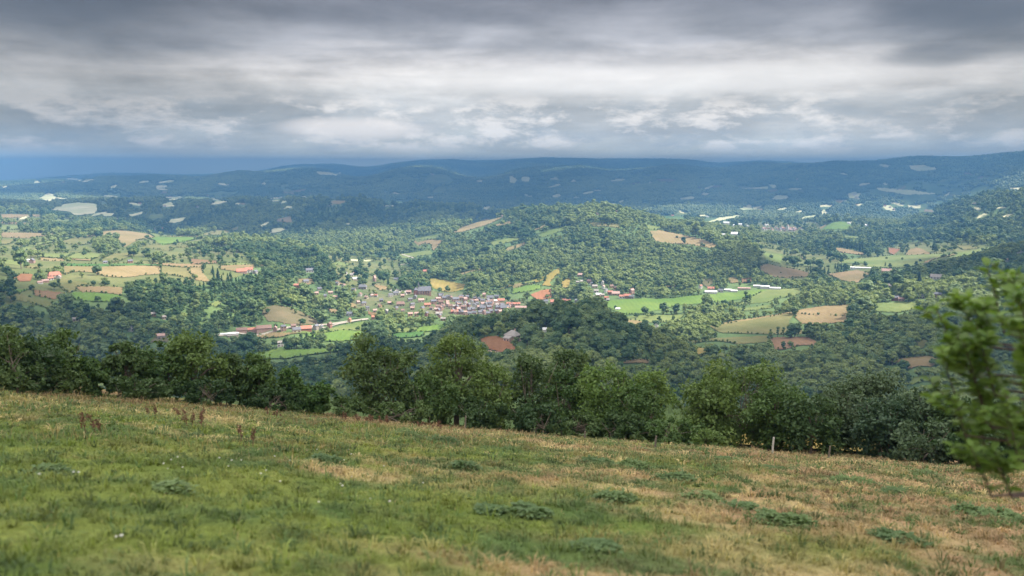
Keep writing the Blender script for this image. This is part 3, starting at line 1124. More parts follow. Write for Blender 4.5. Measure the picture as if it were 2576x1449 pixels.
def build_house(loc, rz, L, D, h, rise, wall, roof, hip=0.0, chim=True, wins=0, name="house"):
    root = empty(name, loc, rz)
    L, D, h, rise = (round(v * 2) / 2 for v in (L, D, h, rise))
    h = max(h, 2.0)
    rise = max(rise, 0.5)

    def mw():
        V, F3, F4 = wall_shape(L, D, h, rise, hip)
        mb = MB()
        mb.add(V, F4)
        if F3:
            mb.add(np.zeros((0, 3)), np.array(F3) - 0) if False else mb.f.setdefault(3, []).append(np.array(F3))
            mb.mi.setdefault(3, []).append(np.zeros(len(F3), int))
        return mb.mesh("walls", [WALL[wall]])

    def mr():
        V, F3, F4 = roof_shape(L, D, h, rise, hip)
        mb = MB()
        mb.add(V, F4)
        if F3:
            mb.f.setdefault(3, []).append(np.array(F3))
            mb.mi.setdefault(3, []).append(np.zeros(len(F3), int))
        return mb.mesh("roof", [ROOF[roof]])

    link("walls", cached(('w', L, D, h, rise, wall, hip), mw), root)
    rf = link("roof", cached(('r', L, D, h, rise, roof, hip), mr), root)
    if chim:
        def mc():
            mb = MB()
            mb.box((0, 0, 0.5), (0.7, 0.6, 1.8))
            mb.box((0, 0, 1.46), (0.85, 0.75, 0.12))
            mb.tube([(-0.15, 0, 1.5), (-0.15, 0, 1.8)], [0.12, 0.1], 6)
            mb.tube([(0.18, 0, 1.5), (0.18, 0, 1.75)], [0.12, 0.1], 6)
            return mb.mesh("chimney", [WALL['p' if wall in 'pr' else 'g']])
        c = link("chimney", cached(('c', wall in 'pr'), mc), rf)
        c.location = (L * 0.28 * (1 - hip * 0.7), 0, h + rise - 0.3)
    if wins:
        def mwin():
            mb = MB()
            mb.box((0, 0, 0), (0.95, 0.12, 1.35), 0, 0)
            for s in (-1, 1):
                mb.box((s * 0.72, -0.02, 0), (0.46, 0.08, 1.4), 0, 1)
            mb.box((0, -0.03, -0.76), (1.2, 0.2, 0.1), 0, 2)
            return mb.mesh("window", [m_glass, m_shut, WALL['g']])
        wm = cached('win', mwin)
        rows = 2 if h > 4.2 else 1
        cols = max(2, int(L / 3.4))
        for rr in range(rows):
            for cc in range(cols):
                if wins == 1 and rr == 0 and h > 4.2 and cc == cols // 2:
                    continue
                o = link("window", wm, root)
                o.location = (-L / 2 + (cc + 0.5) * L / cols, -D / 2 - 0.05, 1.5 + rr * 2.6)
        o = link("window", wm, root)
        o.location = (L / 2 + 0.05, -D * 0.12, h - 1.4)
        o.rotation_euler = (0, 0, math.pi / 2)
        if h > 4.2 and wins == 1:
            def mdoor():
                mb = MB()
                mb.box((0, 0, 1.05), (1.1, 0.12, 2.3))
                mb.box((0, -0.02, 2.27), (1.4, 0.16, 0.14), 0, 1)
                return mb.mesh("door", [m_shut, WALL['g']])
            o = link("door", cached('door', mdoor), root)
            o.location = (-L / 2 + (cols // 2 + 0.5) * L / cols, -D / 2 - 0.05, 0)
    return root


# x, base y and width in photo pixels (4096 wide); turn in degrees; wall, roof, storeys, hip; place; optional kind and words
HOUSES = []


def H(x, y, wpx, rot, wall, roof, st=1.5, hip=0, place='village', depth=0.62, pitch=0.8, label=None, name='house', cat='house', wins=None, chim=True):
    HOUSES.append(dict(x=x, y=y, w=wpx, rot=rot, wall=wall, roof=roof, st=st, hip=hip, place=place, depth=depth, pitch=pitch, label=label, name=name, cat=cat, wins=wins, chim=chim))


# village on the slope, seen from the left to the church
H(1702, 1090, 24, 12, 'c', 't', 1, 0, 'wood', label="red-roofed farm alone at the wood edge above the village church", name='farmhouse')
H(1585, 1122, 20, -20, 'w', 's', 1, 0, 'wood', label="white house with slate roof among trees above the graveyard")
H(1406, 1104, 16, 15, 'w', 'l', 1, 0, 'upper hamlet'); H(1383, 1097, 12, -30, 'w', 's', 1, 0, 'upper hamlet'); H(1415, 1099, 13, 60, 'c', 'b', 1, 0, 'upper hamlet')
H(1420, 1121, 22, 20, 'c', 'm', 1, 0, 'upper hamlet', label="low barn with pale metal roof below the upper hamlet", name='barn', cat='barn', chim=False)
H(1498, 1126, 12, 55, 'p', 'k', 2.2, 0, 'wood', pitch=2.0, label="tall narrow tower house with steep pinkish roof left of graveyard", name='tower_house')
H(1451, 1156, 34, -14, 'g', 's', 1.3, 0.4, 'wood', label="big grey house with broad slate roof left of the graveyard")
H(1561, 1188, 20, 25, 'w', 's', 1.4, 0, 'graveyard lane'); H(1583, 1181, 22, 10, 'w', 's', 1.4, 0, 'graveyard lane')
H(1635, 1175, 22, -15, 'p', 'k', 1.2, 0, 'graveyard lane'); H(1487, 1188, 13, 30, 'w', 'k', 1, 0, 'graveyard lane'); H(1505, 1188, 13, -20, 'w', 't', 1, 0, 'graveyard lane')
H(1322, 1176, 20, 10, 'c', 'k', 1, 0, 'hillside'); H(1278, 1161, 18, 20, 'g', 's', 1, 0, 'hillside'); H(1239, 1088, 30, 5, 'w', 's', 1.2, 0, 'hillside', label="long white house with slate roof high on the wooded slope")
H(1223, 1133, 26, 25, 'g', 's', 1.3, 0, 'hillside', label="grey house by a tan clearing above the valley road"); H(1187, 1149, 26, -10, 'r', 't', 1.2, 0.3, 'hillside', label="red farmhouse with hipped tiled roof on the wooded slope", name='farmhouse')
H(1199, 1153, 12, 30, 'c', 'b', 1, 0, 'hillside'); H(1455, 1222, 24, 20, 'c', 's', 1.3, 0.5, 'garden slope'); H(1470, 1242, 17, 10, 'w', 's', 1.5, 0.4, 'garden slope')
H(1398, 1263, 30, -20, 'w', 's', 1.2, 0.3, 'garden slope'); H(1602, 1224, 34, 4, 'c', 'b', 1.1, 0.3, 'garden slope'); H(1649, 1228, 22, 40, 'g', 's', 1.5, 0, 'garden slope')
H(1558, 1218, 16, 10, 'o', 'k', 1, 0, 'garden slope'); H(1545, 1252, 18, 75, 'g', 'l', 1.2, 0, 'garden slope'); H(1432, 1215, 14, 30, 'c', 'k', 1, 0, 'garden slope')
H(1684, 1209, 26, 18, 'c', 'k', 1.1, 0, 'church foot'); H(1709, 1227, 28, 12, 'o', 't', 1.1, 0, 'church foot'); H(1734, 1217, 24, 14, 'p', 's', 1.8, 0, 'church foot')
H(1752, 1209, 22, 22, 'p', 'k', 2.2, 0, 'church foot'); H(1765, 1188, 20, -20, 'g', 's', 1.5, 0, 'church foot'); H(1641, 1264, 20, 15, 'o', 'k', 1.2, 0, 'riverside'); H(1666, 1266, 18, 10, 'c', 'k', 1.5, 0, 'riverside')
H(1707, 1264, 18, 60, 'r', 's', 1.5, 0, 'riverside'); H(1756, 1261, 26, 2, 'w', 'l', 1, 0, 'riverside'); H(1758, 1271, 12, 60, 'p', 's', 1.3, 0, 'riverside'); H(1773, 1282, 22, -10, 'o', 'l', 1, 0.3, 'riverside')
# old centre of the village
core = [(1791, 1197, 20, -10, 'c', 's', 1.6), (1760, 1194, 16, 30, 'p', 's', 1.7), (1822, 1208, 30, 20, 'p', 's', 1.8), (1845, 1199, 20, 8, 'r', 's', 2), (1861, 1212, 17, 30, 'p', 'k', 2.6), (1789, 1220, 14, 30, 'o', 'k', 1.7),
        (1837, 1224, 20, 15, 'p', 'k', 1.4), (1859, 1224, 16, 70, 'w', 's', 1.6), (1886, 1220, 16, 85, 'w', 's', 1.9), (1905, 1213, 18, 20, 'p', 'k', 1.6), (1930, 1212, 18, 10, 'c', 's', 1.5), (1814, 1233, 22, 5, 'g', 'l', 1.1),
        (1828, 1237, 16, 70, 'r', 's', 1.6), (1853, 1238, 24, 10, 'p', 'b', 1.6), (1878, 1246, 22, 40, 'w', 's', 1.5), (1897, 1233, 16, 88, 'w', 's', 1.8), (1908, 1225, 15, 25, 'g', 's', 1.6), (1930, 1243, 24, 6, 'c', 's', 1.7),
        (1955, 1239, 22, 24, 'r', 's', 1.7), (1963, 1253, 18, 14, 'p', 's', 1.4), (1987, 1194, 20, -10, 'g', 's', 1.4), (1960, 1199, 28, 5, 'g', 's', 1.3), (1993, 1228, 26, 10, 'p', 'l', 1.3), (2014, 1243, 30, 12, 'r', 's', 1.8),
        (1988, 1238, 15, 70, 'p', 's', 1.5), (1818, 1256, 30, 4, 'r', 't', 1.3), (1843, 1258, 22, 4, 'p', 's', 1.3), (1860, 1260, 18, 20, 'p', 'k', 1.5), (1878, 1261, 20, 6, 'w', 's', 1.2), (1897, 1260, 20, -8, 'p', 's', 1.3),
        (1919, 1260, 18, 30, 'g', 's', 1.6), (1936, 1258, 16, 60, 'p', 'b', 1.6), (1952, 1262, 17, 10, 'p', 's', 1.3), (2000, 1256, 18, 40, 'p', 'k', 1.6), (1875, 1230, 14, 60, 'r', 's', 1.7), (1917, 1204, 14, -20, 'g', 's', 1.4),
        (1776, 1203, 18, 12, 'p', 's', 1.8), (1803, 1201, 14, 70, 'g', 'b', 1.7), (1868, 1198, 15, 15, 'r', 's', 1.7), (1943, 1226, 16, 70, 'g', 's', 1.5), (2036, 1222, 22, 6, 'c', 't', 1.2), (1892, 1248, 14, 30, 'r', 's', 1.5), (2034, 1246, 18, -12, 'c', 'k', 1.4)]
for i, (x, y, w_, rt, wl, rf_, st) in enumerate(core):
    H(x, y, w_, rt, wl, rf_, st, 0, 'old centre', pitch=0.95 if rf_ == 's' else 0.7)
H(1936, 1189, 13, 10, 'o', 'k', 1.7, 0, 'old centre', label="small bright ochre house behind the white hall", pitch=0.9)
H(1968, 1212, 42, 4, 'm', 'm', 1.3, 0, 'old centre', label="long white hall beside the slate roofs of the old centre", name='hall', cat='hall', depth=0.5, pitch=0.25, wins=0, chim=False)
H(2004, 1208, 30, 4, 'c', 't', 1, 0, 'old centre', label="long red-roofed shed behind the right end of old centre", name='shed', cat='shed', wins=0, chim=False)
H(2058, 1227, 46, 3, 'c', 't', 1.6, 0, 'old centre', label="long school-like building with red roof at the village's right end", name='long_building', cat='building', depth=0.35, wins=2)
H(2084, 1240, 48, -6, 'c', 'k', 1.3, 0, 'old centre', label="long pale building with small dark windows at village's right end", name='long_building', cat='building', depth=0.3, wins=2)
H(2216, 1216, 34, 8, 'p', 't', 1.3, 0, 'red earth field', label="red-roofed barn below the red earth field", name='barn', cat='barn'); H(2181, 1211, 24, 4, 'w', 's', 1, 0, 'red earth field', label="low dark-roofed shed below the red earth field", name='shed', cat='shed', chim=False)
H(2243, 1214, 18, 10, 'g', 'l', 1.2, 0, 'red earth field', label="pale-roofed house right of the barn below the red earth field")
# row on the valley road
H(918, 1342, 66, 3, 'w', 'm', 0.9, 0, 'valley road', label="row of low white sheds at the left end of valley road", name='shed', cat='shed', depth=0.3, pitch=0.3, wins=0, chim=False)
H(932, 1349, 40, 3, 'c', 'l', 0.8, 0, 'valley road', label="lower pale shed in front of the white sheds", name='shed', cat='shed', depth=0.3, pitch=0.3, wins=0, chim=False)
H(966, 1330, 40, 4, 'p', 'b', 1.2, 0, 'valley road', label="left part of the long brown-roofed works on the valley road", name='workshop', cat='workshop', depth=0.5, wins=0, chim=False)
H(1010, 1328, 38, 4, 'p', 't', 1.2, 0, 'valley road', label="red-roofed middle part of the long works on the valley road", name='workshop', cat='workshop', depth=0.5, wins=0, chim=False)
H(1056, 1325, 58, 4, 'p', 'b', 1.6, 0, 'valley road', label="largest brown-roofed works building on the valley road", name='workshop', cat='workshop', depth=0.5, pitch=0.7, wins=0, chim=False)
H(1101, 1325, 15, 80, 'p', 'k', 1.5, 0, 'valley road'); H(1134, 1324, 22, 15, 'p', 's', 2.1, 0.5, 'valley road', label="square pink villa with dark roof on the valley road"); H(1174, 1314, 20, 10, 'p', 'b', 1.3, 0, 'valley road')
H(1186, 1330, 36, 14, 'c', 's', 1.4, 0, 'valley road', label="cream house with grey slate roof nearest the valley road"); H(1224, 1325, 44, 6, 'r', 't', 1.3, 0, 'valley road', label="red barn with sweeping tiled roof on the valley road", name='barn', cat='barn', chim=False)
H(1264, 1320, 24, 60, 'g', 's', 2, 0, 'valley road'); H(1285, 1319, 13, 70, 'w', 's', 1.6, 0, 'valley road'); H(1319, 1311, 20, 65, 'r', 'b', 2, 0, 'valley road', label="red stone house at the right end of valley road")
H(1398, 1290, 9, 60, 'o', 't', 1.5, 0, 'valley road', label="tiny ochre hut beside the valley road", name='hut', cat='hut'); H(1494, 1277, 17, 10, 'r', 't', 1.2, 0, 'valley road', label="small red-roofed house where the valley road meets the trees")
H(1122, 1386, 24, 6, 'w', 'l', 1.7, 0.5, 'riverside wood', label="white house alone in the dark riverside trees", wins=1)
# hamlet at the foot of the central hill
ham = [(2357, 1131, 20, -20, 'p', 'k', 1.2), (2378, 1152, 24, 20, 'c', 'l', 1.2), (2409, 1139, 13, 80, 'w', 'l', 1.7), (2413, 1154, 14, 70, 'w', 'k', 1.4), (2446, 1152, 18, 30, 'o', 'b', 1.3), (2384, 1170, 20, 15, 'w', 'l', 1.2),
       (2423, 1168, 16, 60, 'w', 's', 1.4), (2440, 1177, 22, 10, 'p', 't', 1.3), (2462, 1180, 34, 8, 'o', 'k', 1), (2394, 1183, 22, 4, 'w', 'm', 0.9), (2409, 1187, 16, 20, 'c', 'l', 1.2), (2374, 1195, 18, 10, 'p', 'l', 1.2), (2393, 1196, 18, -15, 'p', 'k', 1.3),
       (2425, 1198, 20, 12, 'p', 't', 1.2), (2431, 1205, 12, 10, 'w', 'l', 1), (2487, 1193, 24, 10, 'w', 't', 1.1), (2508, 1192, 28, 6, 'p', 't', 1.4), (2526, 1195, 20, -8, 'g', 's', 1.3), (2310, 1134, 14, 10, 'c', 'l', 1), (2325, 1131, 13, 30, 'w', 'l', 1), (2365, 1141, 12, 40, 'w', 's', 1.2), (2460, 1158, 13, 20, 'o', 'k', 1.2)]
for x, y, w_, rt, wl, rf_, st in ham:
    H(x, y, w_, rt, wl, rf_, st, 0, 'hill-foot hamlet')
H(2527, 1176, 22, 55, 'p', 'k', 2.4, 0, 'hill-foot hamlet', label="tall pink house standing right of the hill-foot hamlet"); H(2320, 1106, 26, 4, 'c', 'k', 1.2, 0.4, 'hill-foot hamlet', label="pink-roofed house above the hamlet at the hill foot")
H(2471, 1240, 18, 4, 'w', 'm', 0.7, 0, 'green field', label="small white shed by a bush in the green field", name='shed', cat='shed', chim=False); H(2273, 1211, 20, 20, 'p', 't', 1.2, 0, 'hamlet edge'); H(2257, 1208, 18, -20, 'r', 't', 1.1, 0, 'hamlet edge'); H(2306, 1210, 14, 10, 'g', 's', 1.4, 0, 'hamlet edge')
H(2625, 1311, 17, 80, 'w', 's', 1.8, 0, 'valley trees', label="tall white-gabled house in the dark trees below green fields"); H(2752, 1383, 8, 80, 'c', 't', 1.6, 0, 'valley trees', label="narrow pale house in the trees below the olive field")
# farm buildings along the far edge of the green fields
H(2802, 1154, 15, 60, 'w', 't', 1.6, 0, 'field-edge farms'); H(2843, 1164, 26, 4, 'c', 't', 1.6, 0, 'field-edge farms', label="red-roofed farmhouse behind white barns at the green field's far edge", name='farmhouse'); H(2843, 1172, 48, 4, 'w', 'm', 0.9, 0, 'field-edge farms', label="low white barn in front of the red-roofed farmhouse", name='barn', cat='barn', pitch=0.3, wins=0, chim=False)
H(2882, 1168, 20, 8, 'w', 's', 1, 0, 'field-edge farms'); H(2912, 1164, 28, 3, 'w', 'm', 0.9, 0, 'field-edge farms', pitch=0.3, wins=0, chim=False); H(2936, 1169, 26, 3, 'w', 'm', 1, 0, 'field-edge farms', pitch=0.3, wins=0, chim=False)
H(2976, 1158, 48, 2, 'c', 'k', 0.8, 0, 'field-edge farms', label="long low pinkish building between the white field-edge sheds", name='shed', cat='shed', depth=0.3, pitch=0.3, wins=0, chim=False); H(3059, 1154, 36, 3, 'm', 'm', 1.3, 0, 'field-edge farms', label="large white hall at the far edge of the green fields", name='hall', cat='hall', pitch=0.25, wins=0, chim=False)
H(3100, 1157, 40, 2, 'm', 'm', 0.8, 0, 'field-edge farms', label="low white shed right of the large white hall", name='shed', cat='shed', pitch=0.25, wins=0, chim=False); H(3026, 1148, 24, 3, 'w', 'm', 0.9, 0, 'field-edge farms', pitch=0.3, wins=0, chim=False)
H(3442, 1075, 72, 2, 'm', 'm', 0.8, 0, 'right valley', label="long white shed in the light green fields on the right", name='shed', cat='shed', depth=0.25, pitch=0.25, wins=0, chim=False); H(3545, 1091, 34, 4, 'p', 'k', 1.2, 0, 'right valley', label="pink farm in trees right of the long white shed", name='farmhouse')
H(3744, 1115, 40, 3, 'w', 'l', 1, 0, 'dark slope'); H(3565, 1150, 26, 5, 'w', 'l', 1, 0, 'dark slope'); H(3580, 1202, 26, 15, 'r', 's', 1.6, 0, 'dark slope'); H(3605, 1204, 22, 5, 'p', 'k', 1, 0, 'dark slope'); H(3688, 1193, 18, 5, 'w', 's', 1.4, 0, 'dark slope'); H(3748, 1189, 28, 5, 'p', 's', 1.5, 0, 'dark slope')
H(4076, 1012, 22, 5, 'w', 'l', 1, 0, 'dark slope'); H(4030, 1046, 12, 40, 'w', 'k', 1, 0, 'dark slope')
# left plateau
H(107, 1048, 24, 5, 'w', 'm', 1, 0, 'left plateau', label="white barn on the far left plateau", name='barn', cat='barn', pitch=0.35, wins=0, chim=False); H(129, 1053, 20, 75, 'p', 's', 1.5, 0, 'left plateau', label="pink-gabled house beside the white barn on the left plateau")
H(219, 1114, 44, 12, 'c', 't', 1.5, 0.4, 'left farm', label="big red-roofed farm between trees and brown field on left", name='farmhouse', pitch=0.9); H(202, 1121, 20, 20, 'w', 't', 1, 0, 'left farm', label="small white house attached below the big red-roofed farm"); H(236, 1115, 14, 70, 'w', 'k', 1.2, 0, 'left farm', label="white gable house right of the big red-roofed farm")
H(182, 1130, 22, 10, 'p', 'k', 0.8, 0, 'left farm', label="low pinkish shed under the big red-roofed farm", name='shed', cat='shed'); H(160, 1135, 18, 15, 'w', 'k', 0.6, 0, 'left farm', label="lowest small shed left below the big red-roofed farm", name='shed', cat='shed')
H(421, 1054, 16, 10, 'w', 's', 0.9, 0, 'left plateau', label="white house by the hedge behind the big straw field"); H(521, 1052, 18, 15, 'r', 's', 1.1, 0, 'left plateau', label="red brick house under the fir wood by straw field")
H(994, 1090, 34, 6, 'w', 't', 1.6, 0, 'red manor', label="bright red-roofed manor at the end of the stubble field", name='manor', wins=2); H(966, 1092, 40, 5, 'p', 't', 1, 0, 'red manor', label="low red-roofed wing left of the bright red manor", name='barn', cat='barn'); H(1022, 1095, 20, 60, 'g', 's', 1.2, 0, 'red manor', label="grey slate-roofed outbuilding right of the bright red manor", name='outbuilding', cat='building')
H(614, 1264, 16, 10, 'o', 'l', 1, 0, 'left wood'); H(656, 1276, 16, 20, 'c', 'l', 1, 0, 'left wood'); H(302, 1284, 20, 5, 'c', 'l', 0.8, 0, 'left wood'); H(524, 1325, 12, 60, 'w', 'l', 1.2, 0, 'left wood'); H(644, 1356, 28, 5, 'g', 'k', 1.3, 0, 'left wood', label="grey stone building just above the dark foreground hedge")
# the stone farmhouse on the near spur
H(2142, 1346, 10, 30, 'c', 'l', 2, 0, 'spur', label="small pale tower-like ruin right of the stone farmhouse", name='ruin', cat='ruin', wins=0, chim=False)
H(2178, 1326, 14, 5, 'w', 'm', 0.6, 0, 'spur', label="tiny white shed in the wood behind the stone farmhouse", name='shed', cat='shed', wins=0, chim=False)
# more roofs packed along the lanes of the old centre and up the slope
r_ = np.random.default_rng(8)
for i in range(46):
    x, y = 1745 + 300 * r_.random(), 1196 + 62 * r_.random()
    if y < 1196 + 20 * abs(x - 1880) / 150 or y > 1262:
        y = 1215 + 40 * r_.random()
    H(x, y, 13 + 8 * r_.random(), r_.choice([5, 12, 25, 62, 75, -12]), 'pgcpr'[i % 5], 'sbskb'[(i * 3) % 5], 1.3 + 0.5 * r_.random(), 0, 'old centre', pitch=0.9)
for i, (x, y) in enumerate(((1350, 1140), (1375, 1150), (1342, 1195), (1300, 1190), (1265, 1180), (1415, 1165), (1440, 1185), (1466, 1196), (1525, 1208), (1520, 1230), (1585, 1240), (1610, 1250), (1500, 1250), (1660, 1195), (1650, 1240), (1690, 1240), (1725, 1240), (1745, 1245), (1640, 1205), (1610, 1190))):
    H(x, y, 13 + 7 * r_.random(), 40 * r_.normal(), 'cwcgo'[i % 5], 'sbksk'[i % 5], 1.2, 0, 'garden slope' if x > 1440 else 'hillside')
# far small town and scattered far houses
r_ = np.random.default_rng(5)
for i in range(34):
    H(3050 + 150 * r_.random() + 10 * r_.normal(), 915 + 12 * r_.random(), 7 + 5 * r_.random(), 180 * r_.random(), 'wwwcp'[i % 5], 'ktlks'[(i * 3) % 5], 1.6, 0, 'distant town')
H(3150, 922, 9, 80, 'w', 'k', 4.5, 0, 'distant town', label="tall white church tower in the distant town", name='church_tower', cat='tower', pitch=1.2)
for x, y, w_ in ((2935, 940, 32), (2893, 943, 18), (2880, 899, 10), (2935, 905, 12), (2990, 908, 12), (3067, 904, 14), (3170, 951, 12), (2960, 902, 18), (2905, 896, 22), (2830, 870, 8), (3022, 865, 12), (3050, 860, 10), (3465, 905, 18), (3440, 900, 10), (3395, 897, 12)):
    H(x, y, w_, 20 * r_.normal(), 'w', 'ml'[int(w_) % 2], 1, 0, 'far valley houses')
for x, y in ((660, 828), (830, 784), (790, 830), (680, 790), (560, 818), (1180, 783), (1195, 779), (1240, 776), (1670, 740), (1620, 775), (2060, 790), (2390, 860), (2470, 850), (2565, 852), (2690, 866), (3060, 905), (3190, 720), (3420, 780), (3445, 785), (3425, 792), (3540, 826), (3560, 832), (3575, 840), (3590, 850), (3470, 862), (3350, 850), (3500, 700), (2050, 705), (2066, 712), (1730, 700), (590, 905), (330, 905), (300, 908), (210, 918), (620, 920), (650, 918), (470, 880), (3080, 822), (2260, 875), (2650, 858), (2010, 868)):
    H(x, y, 8 + 4 * r_.random(), 180 * r_.random(), 'wwcp'[int(x) % 4], 'klts'[int(y) % 4], 1.2, 0, 'far blue hills')

ORD = ["leftmost", "second from left", "third from left", "fourth from left", "fifth from left", "sixth from left", "seventh from left", "eighth from left",
       "ninth from left", "tenth from left", "eleventh from left", "twelfth from left", "thirteenth from left", "fourteenth from left", "fifteenth from left"]
_u = ["", "first", "second", "third", "fourth", "fifth", "sixth", "seventh", "eighth", "ninth"]
ORD += ["sixteenth from left", "seventeenth from left", "eighteenth from left", "nineteenth from left", "twentieth from left"]
ORD += ["%s-%s from left" % (t_, q_) for t_ in ("twenty", "thirty", "forty", "fifty") for q_ in _u[1:]]
PLACE = {'village': "in the village", 'upper hamlet': "in the upper hamlet", 'graveyard lane': "on the lane below the graveyard", 'hillside': "on the wooded slope",
         'garden slope': "in gardens below the graveyard", 'church foot': "just below the church", 'riverside': "by the village's lower trees", 'old centre': "in the village's old centre",
         'valley road': "on the valley road", 'hill-foot hamlet': "in the hill-foot hamlet", 'hamlet edge': "beside the hamlet", 'field-edge farms': "beyond the green fields",
         'dark slope': "on the dark right slope", 'left wood': "in the left wood above the hedge", 'distant town': "in the distant town", 'far valley houses': "left of the distant town", 'far blue hills': "on the far blue hills"}
HB = []
by = {}
for hd in HOUSES:
    u, v = hd['x'] / 1.59, hd['y'] / 1.59
    p = hit(u, v)[0]
    dist = math.hypot(p[0], p[1])
    wm = hd['w'] / 1.59 / FPX * dist
    az_ = math.atan2(p[0], p[1])
    rz = -az_ + math.radians(hd['rot'])
    cr, sr = abs(math.cos(math.radians(hd['rot']))), abs(math.sin(math.radians(hd['rot'])))
    L = wm / (cr + hd['depth'] * sr)
    D = min(max(L * hd['depth'], 4.0), 16.0)
    h = 2.6 * hd['st'] + 0.4
    if dist > 2400:
        h *= 1.15
    rise = min(D * 0.5 * hd['pitch'], 7.5)
    wins = hd['wins'] if hd['wins'] is not None else (1 if dist < 1450 and hd['cat'] == 'house' else 0)
    o = build_house((p[0], p[1], p[2] + 0.1), rz, L, D, h, rise, hd['wall'], hd['roof'], hd['hip'], hd['chim'] and dist < 1600, wins, hd['name'])
    hd['o'] = o
    hd['u'] = u
    tag(o, hd['label'], hd['cat'], PLACE.get(hd['place'], hd['place']).replace('in the ', 'houses in the ') if hd['label'] is None else None)
    HB.append((u, v, hd['w'] / 1.59, dist, (h + rise) / dist * FPX))
    if hd['label'] is None:
        by.setdefault((hd['place'], hd['wall'], hd['roof']), []).append(hd)
for (pl_, wl, rf_), L_ in by.items():
    L_.sort(key=lambda d: d['u'])
    for i, hd in enumerate(L_):
        s = "%s %s with %s %s" % (WNAME[wl], 'house', RNAME[rf_], PLACE.get(pl_, pl_))
        if len(L_) > 1:
            s = (ORD[i] if i < len(L_) - 1 or len(L_) == 2 and i == 0 else "rightmost") + " " + s
        hd['o']['label'] = s
        hd['o']['group'] = "houses " + PLACE.get(pl_, pl_)

# ------------------------------------------------------------------ church
p = hit(1697 / 1.59, 1179 / 1.59)[0]
dist = math.hypot(p[0], p[1])
root = empty("church", (p[0], p[1], p[2]), -math.atan2(p[0], p[1]) + math.radians(10))
V, F3, F4 = wall_shape(22, 9, 8, 6.5, 0)
mb = MB()
mb.add(V, F4)
mb.f[3] = [np.array(F3)]
mb.mi[3] = [np.zeros(2, int)]
for k in range(5):
    for s in (-1, 1):
        mb.box((-8.5 + k * 4.2, s * 4.9, 2.2), (0.8, 0.9, 8.5))
link("nave", mb.mesh("nave", [WALL['p']]), root)
V, F3, F4 = roof_shape(22, 9, 8, 6.5, 0, 0.4, 0.3)
mb = MB()
mb.add(V, F4)
rf = link("roof", mb.mesh("roof", [ROOF['s']]), root)
mb = MB()
mb.box((-14.2, 0, 3.5), (6.5, 7.6, 12))
link("choir", mb.mesh("choir", [WALL['r']]), root)
V, F3, F4 = roof_shape(6.6, 7.6, 9.4, 4.5, 0.8, 0.3, 0.25)
mb = MB()
mb.add(V + np.array([-14.2, 0, 0]), F4)
mb.f[3] = [np.array(F3)]
mb.mi[3] = [np.zeros(4, int)]
link("choir_roof", mb.mesh("choir_roof", [ROOF['s']]), root)
mb = MB()
mb.box((-9.6, 0, 14.6), (2.2, 2.2, 2.6))
mb.add(np.array([(-11, -1.4, 15.9), (-8.2, -1.4, 15.9), (-8.2, 1.4, 15.9), (-11, 1.4, 15.9), (-9.6, 0, 24.0)]), [[0, 1, 4], [1, 2, 4], [2, 3, 4], [3, 0, 4]])
mb.tube([(-9.6, 0, 23.5), (-9.6, 0, 25.2)], [0.12, 0.05], 5)
link("spire", mb.mesh("spire", [ROOF['s']]), root)
for k in range(4):
    mb = MB()
    mb.box((0, 0, 0), (1.0, 0.14, 3.2))
    mb.tube([(0, 0.05, 1.6), (0, -0.09, 1.6)], [0.5, 0.5], 10)
    o = link("window", mb.mesh("window", [m_glass]), root)
    o.location = (-6.4 + k * 4.2, -4.54, 4.4)
root.scale = (0.86, 0.86, 0.86)
tag(root, "pink stone church with long slate roof and thin spire", "church")
HB.append((1697 / 1.59, 1179 / 1.59, 46, dist, 30))

# ------------------------------------------------------------------ stone farmhouse on the wooded spur (the largest house in the view)
p = hit(1290, 857)[0]
dist = math.hypot(p[0], p[1])
root = empty("stone_farmhouse", (p[0], p[1], p[2]), -math.atan2(p[0], p[1]) + math.radians(-38))
L, D, h, rise = 11.0, 8.0, 5.4, 3.4
V, F3, F4 = wall_shape(L, D, h, rise, 1)
mb = MB()
mb.add(V, F4)
m_farm = plain_mat("weathered_pink_stone", (0.36, 0.25, 0.20), (0.50, 0.37, 0.30), 1.4)
link("walls", mb.mesh("walls", [m_farm]), root)
V, F3, F4 = roof_shape(L, D, h, rise, 1.0, 0.6, 0.25)
mb = MB()
mb.add(V, F4)
mb.f[3] = [np.array(F3)]
mb.mi[3] = [np.zeros(4, int)]
rf = link("roof", mb.mesh("roof", [ROOF['l']]), root)
mb = MB()
mb.box((1.5, 0.8, h + rise - 0.1), (0.8, 0.8, 1.9))
mb.box((1.5, 0.8, h + rise + 0.9), (1.0, 1.0, 0.14))
link("chimney", mb.mesh("chimney", [m_farm]), rf)
mb = MB()
mb.box((-0.5, -D / 2 - 2.0, 0.6), (6.5, 4.0, 5.4))
an = link("annex", mb.mesh("annex", [m_farm]), root)
mb = MB()
V = np.array([(-4.1, -D / 2 - 4.4, 3.1), (3.1, -D / 2 - 4.4, 3.1), (3.1, -D / 2 + 0.0, 4.7), (-4.1, -D / 2 + 0.0, 4.7)])
mb.add(np.concatenate([V, V + np.array([0, 0, 0.2])]), [[0, 3, 2, 1], [4, 5, 6, 7], [0, 1, 5, 4], [1, 2, 6, 5], [2, 3, 7, 6], [3, 0, 4, 7]])
link("lean_to_roof", mb.mesh("lean_to_roof", [ROOF['l']]), an)
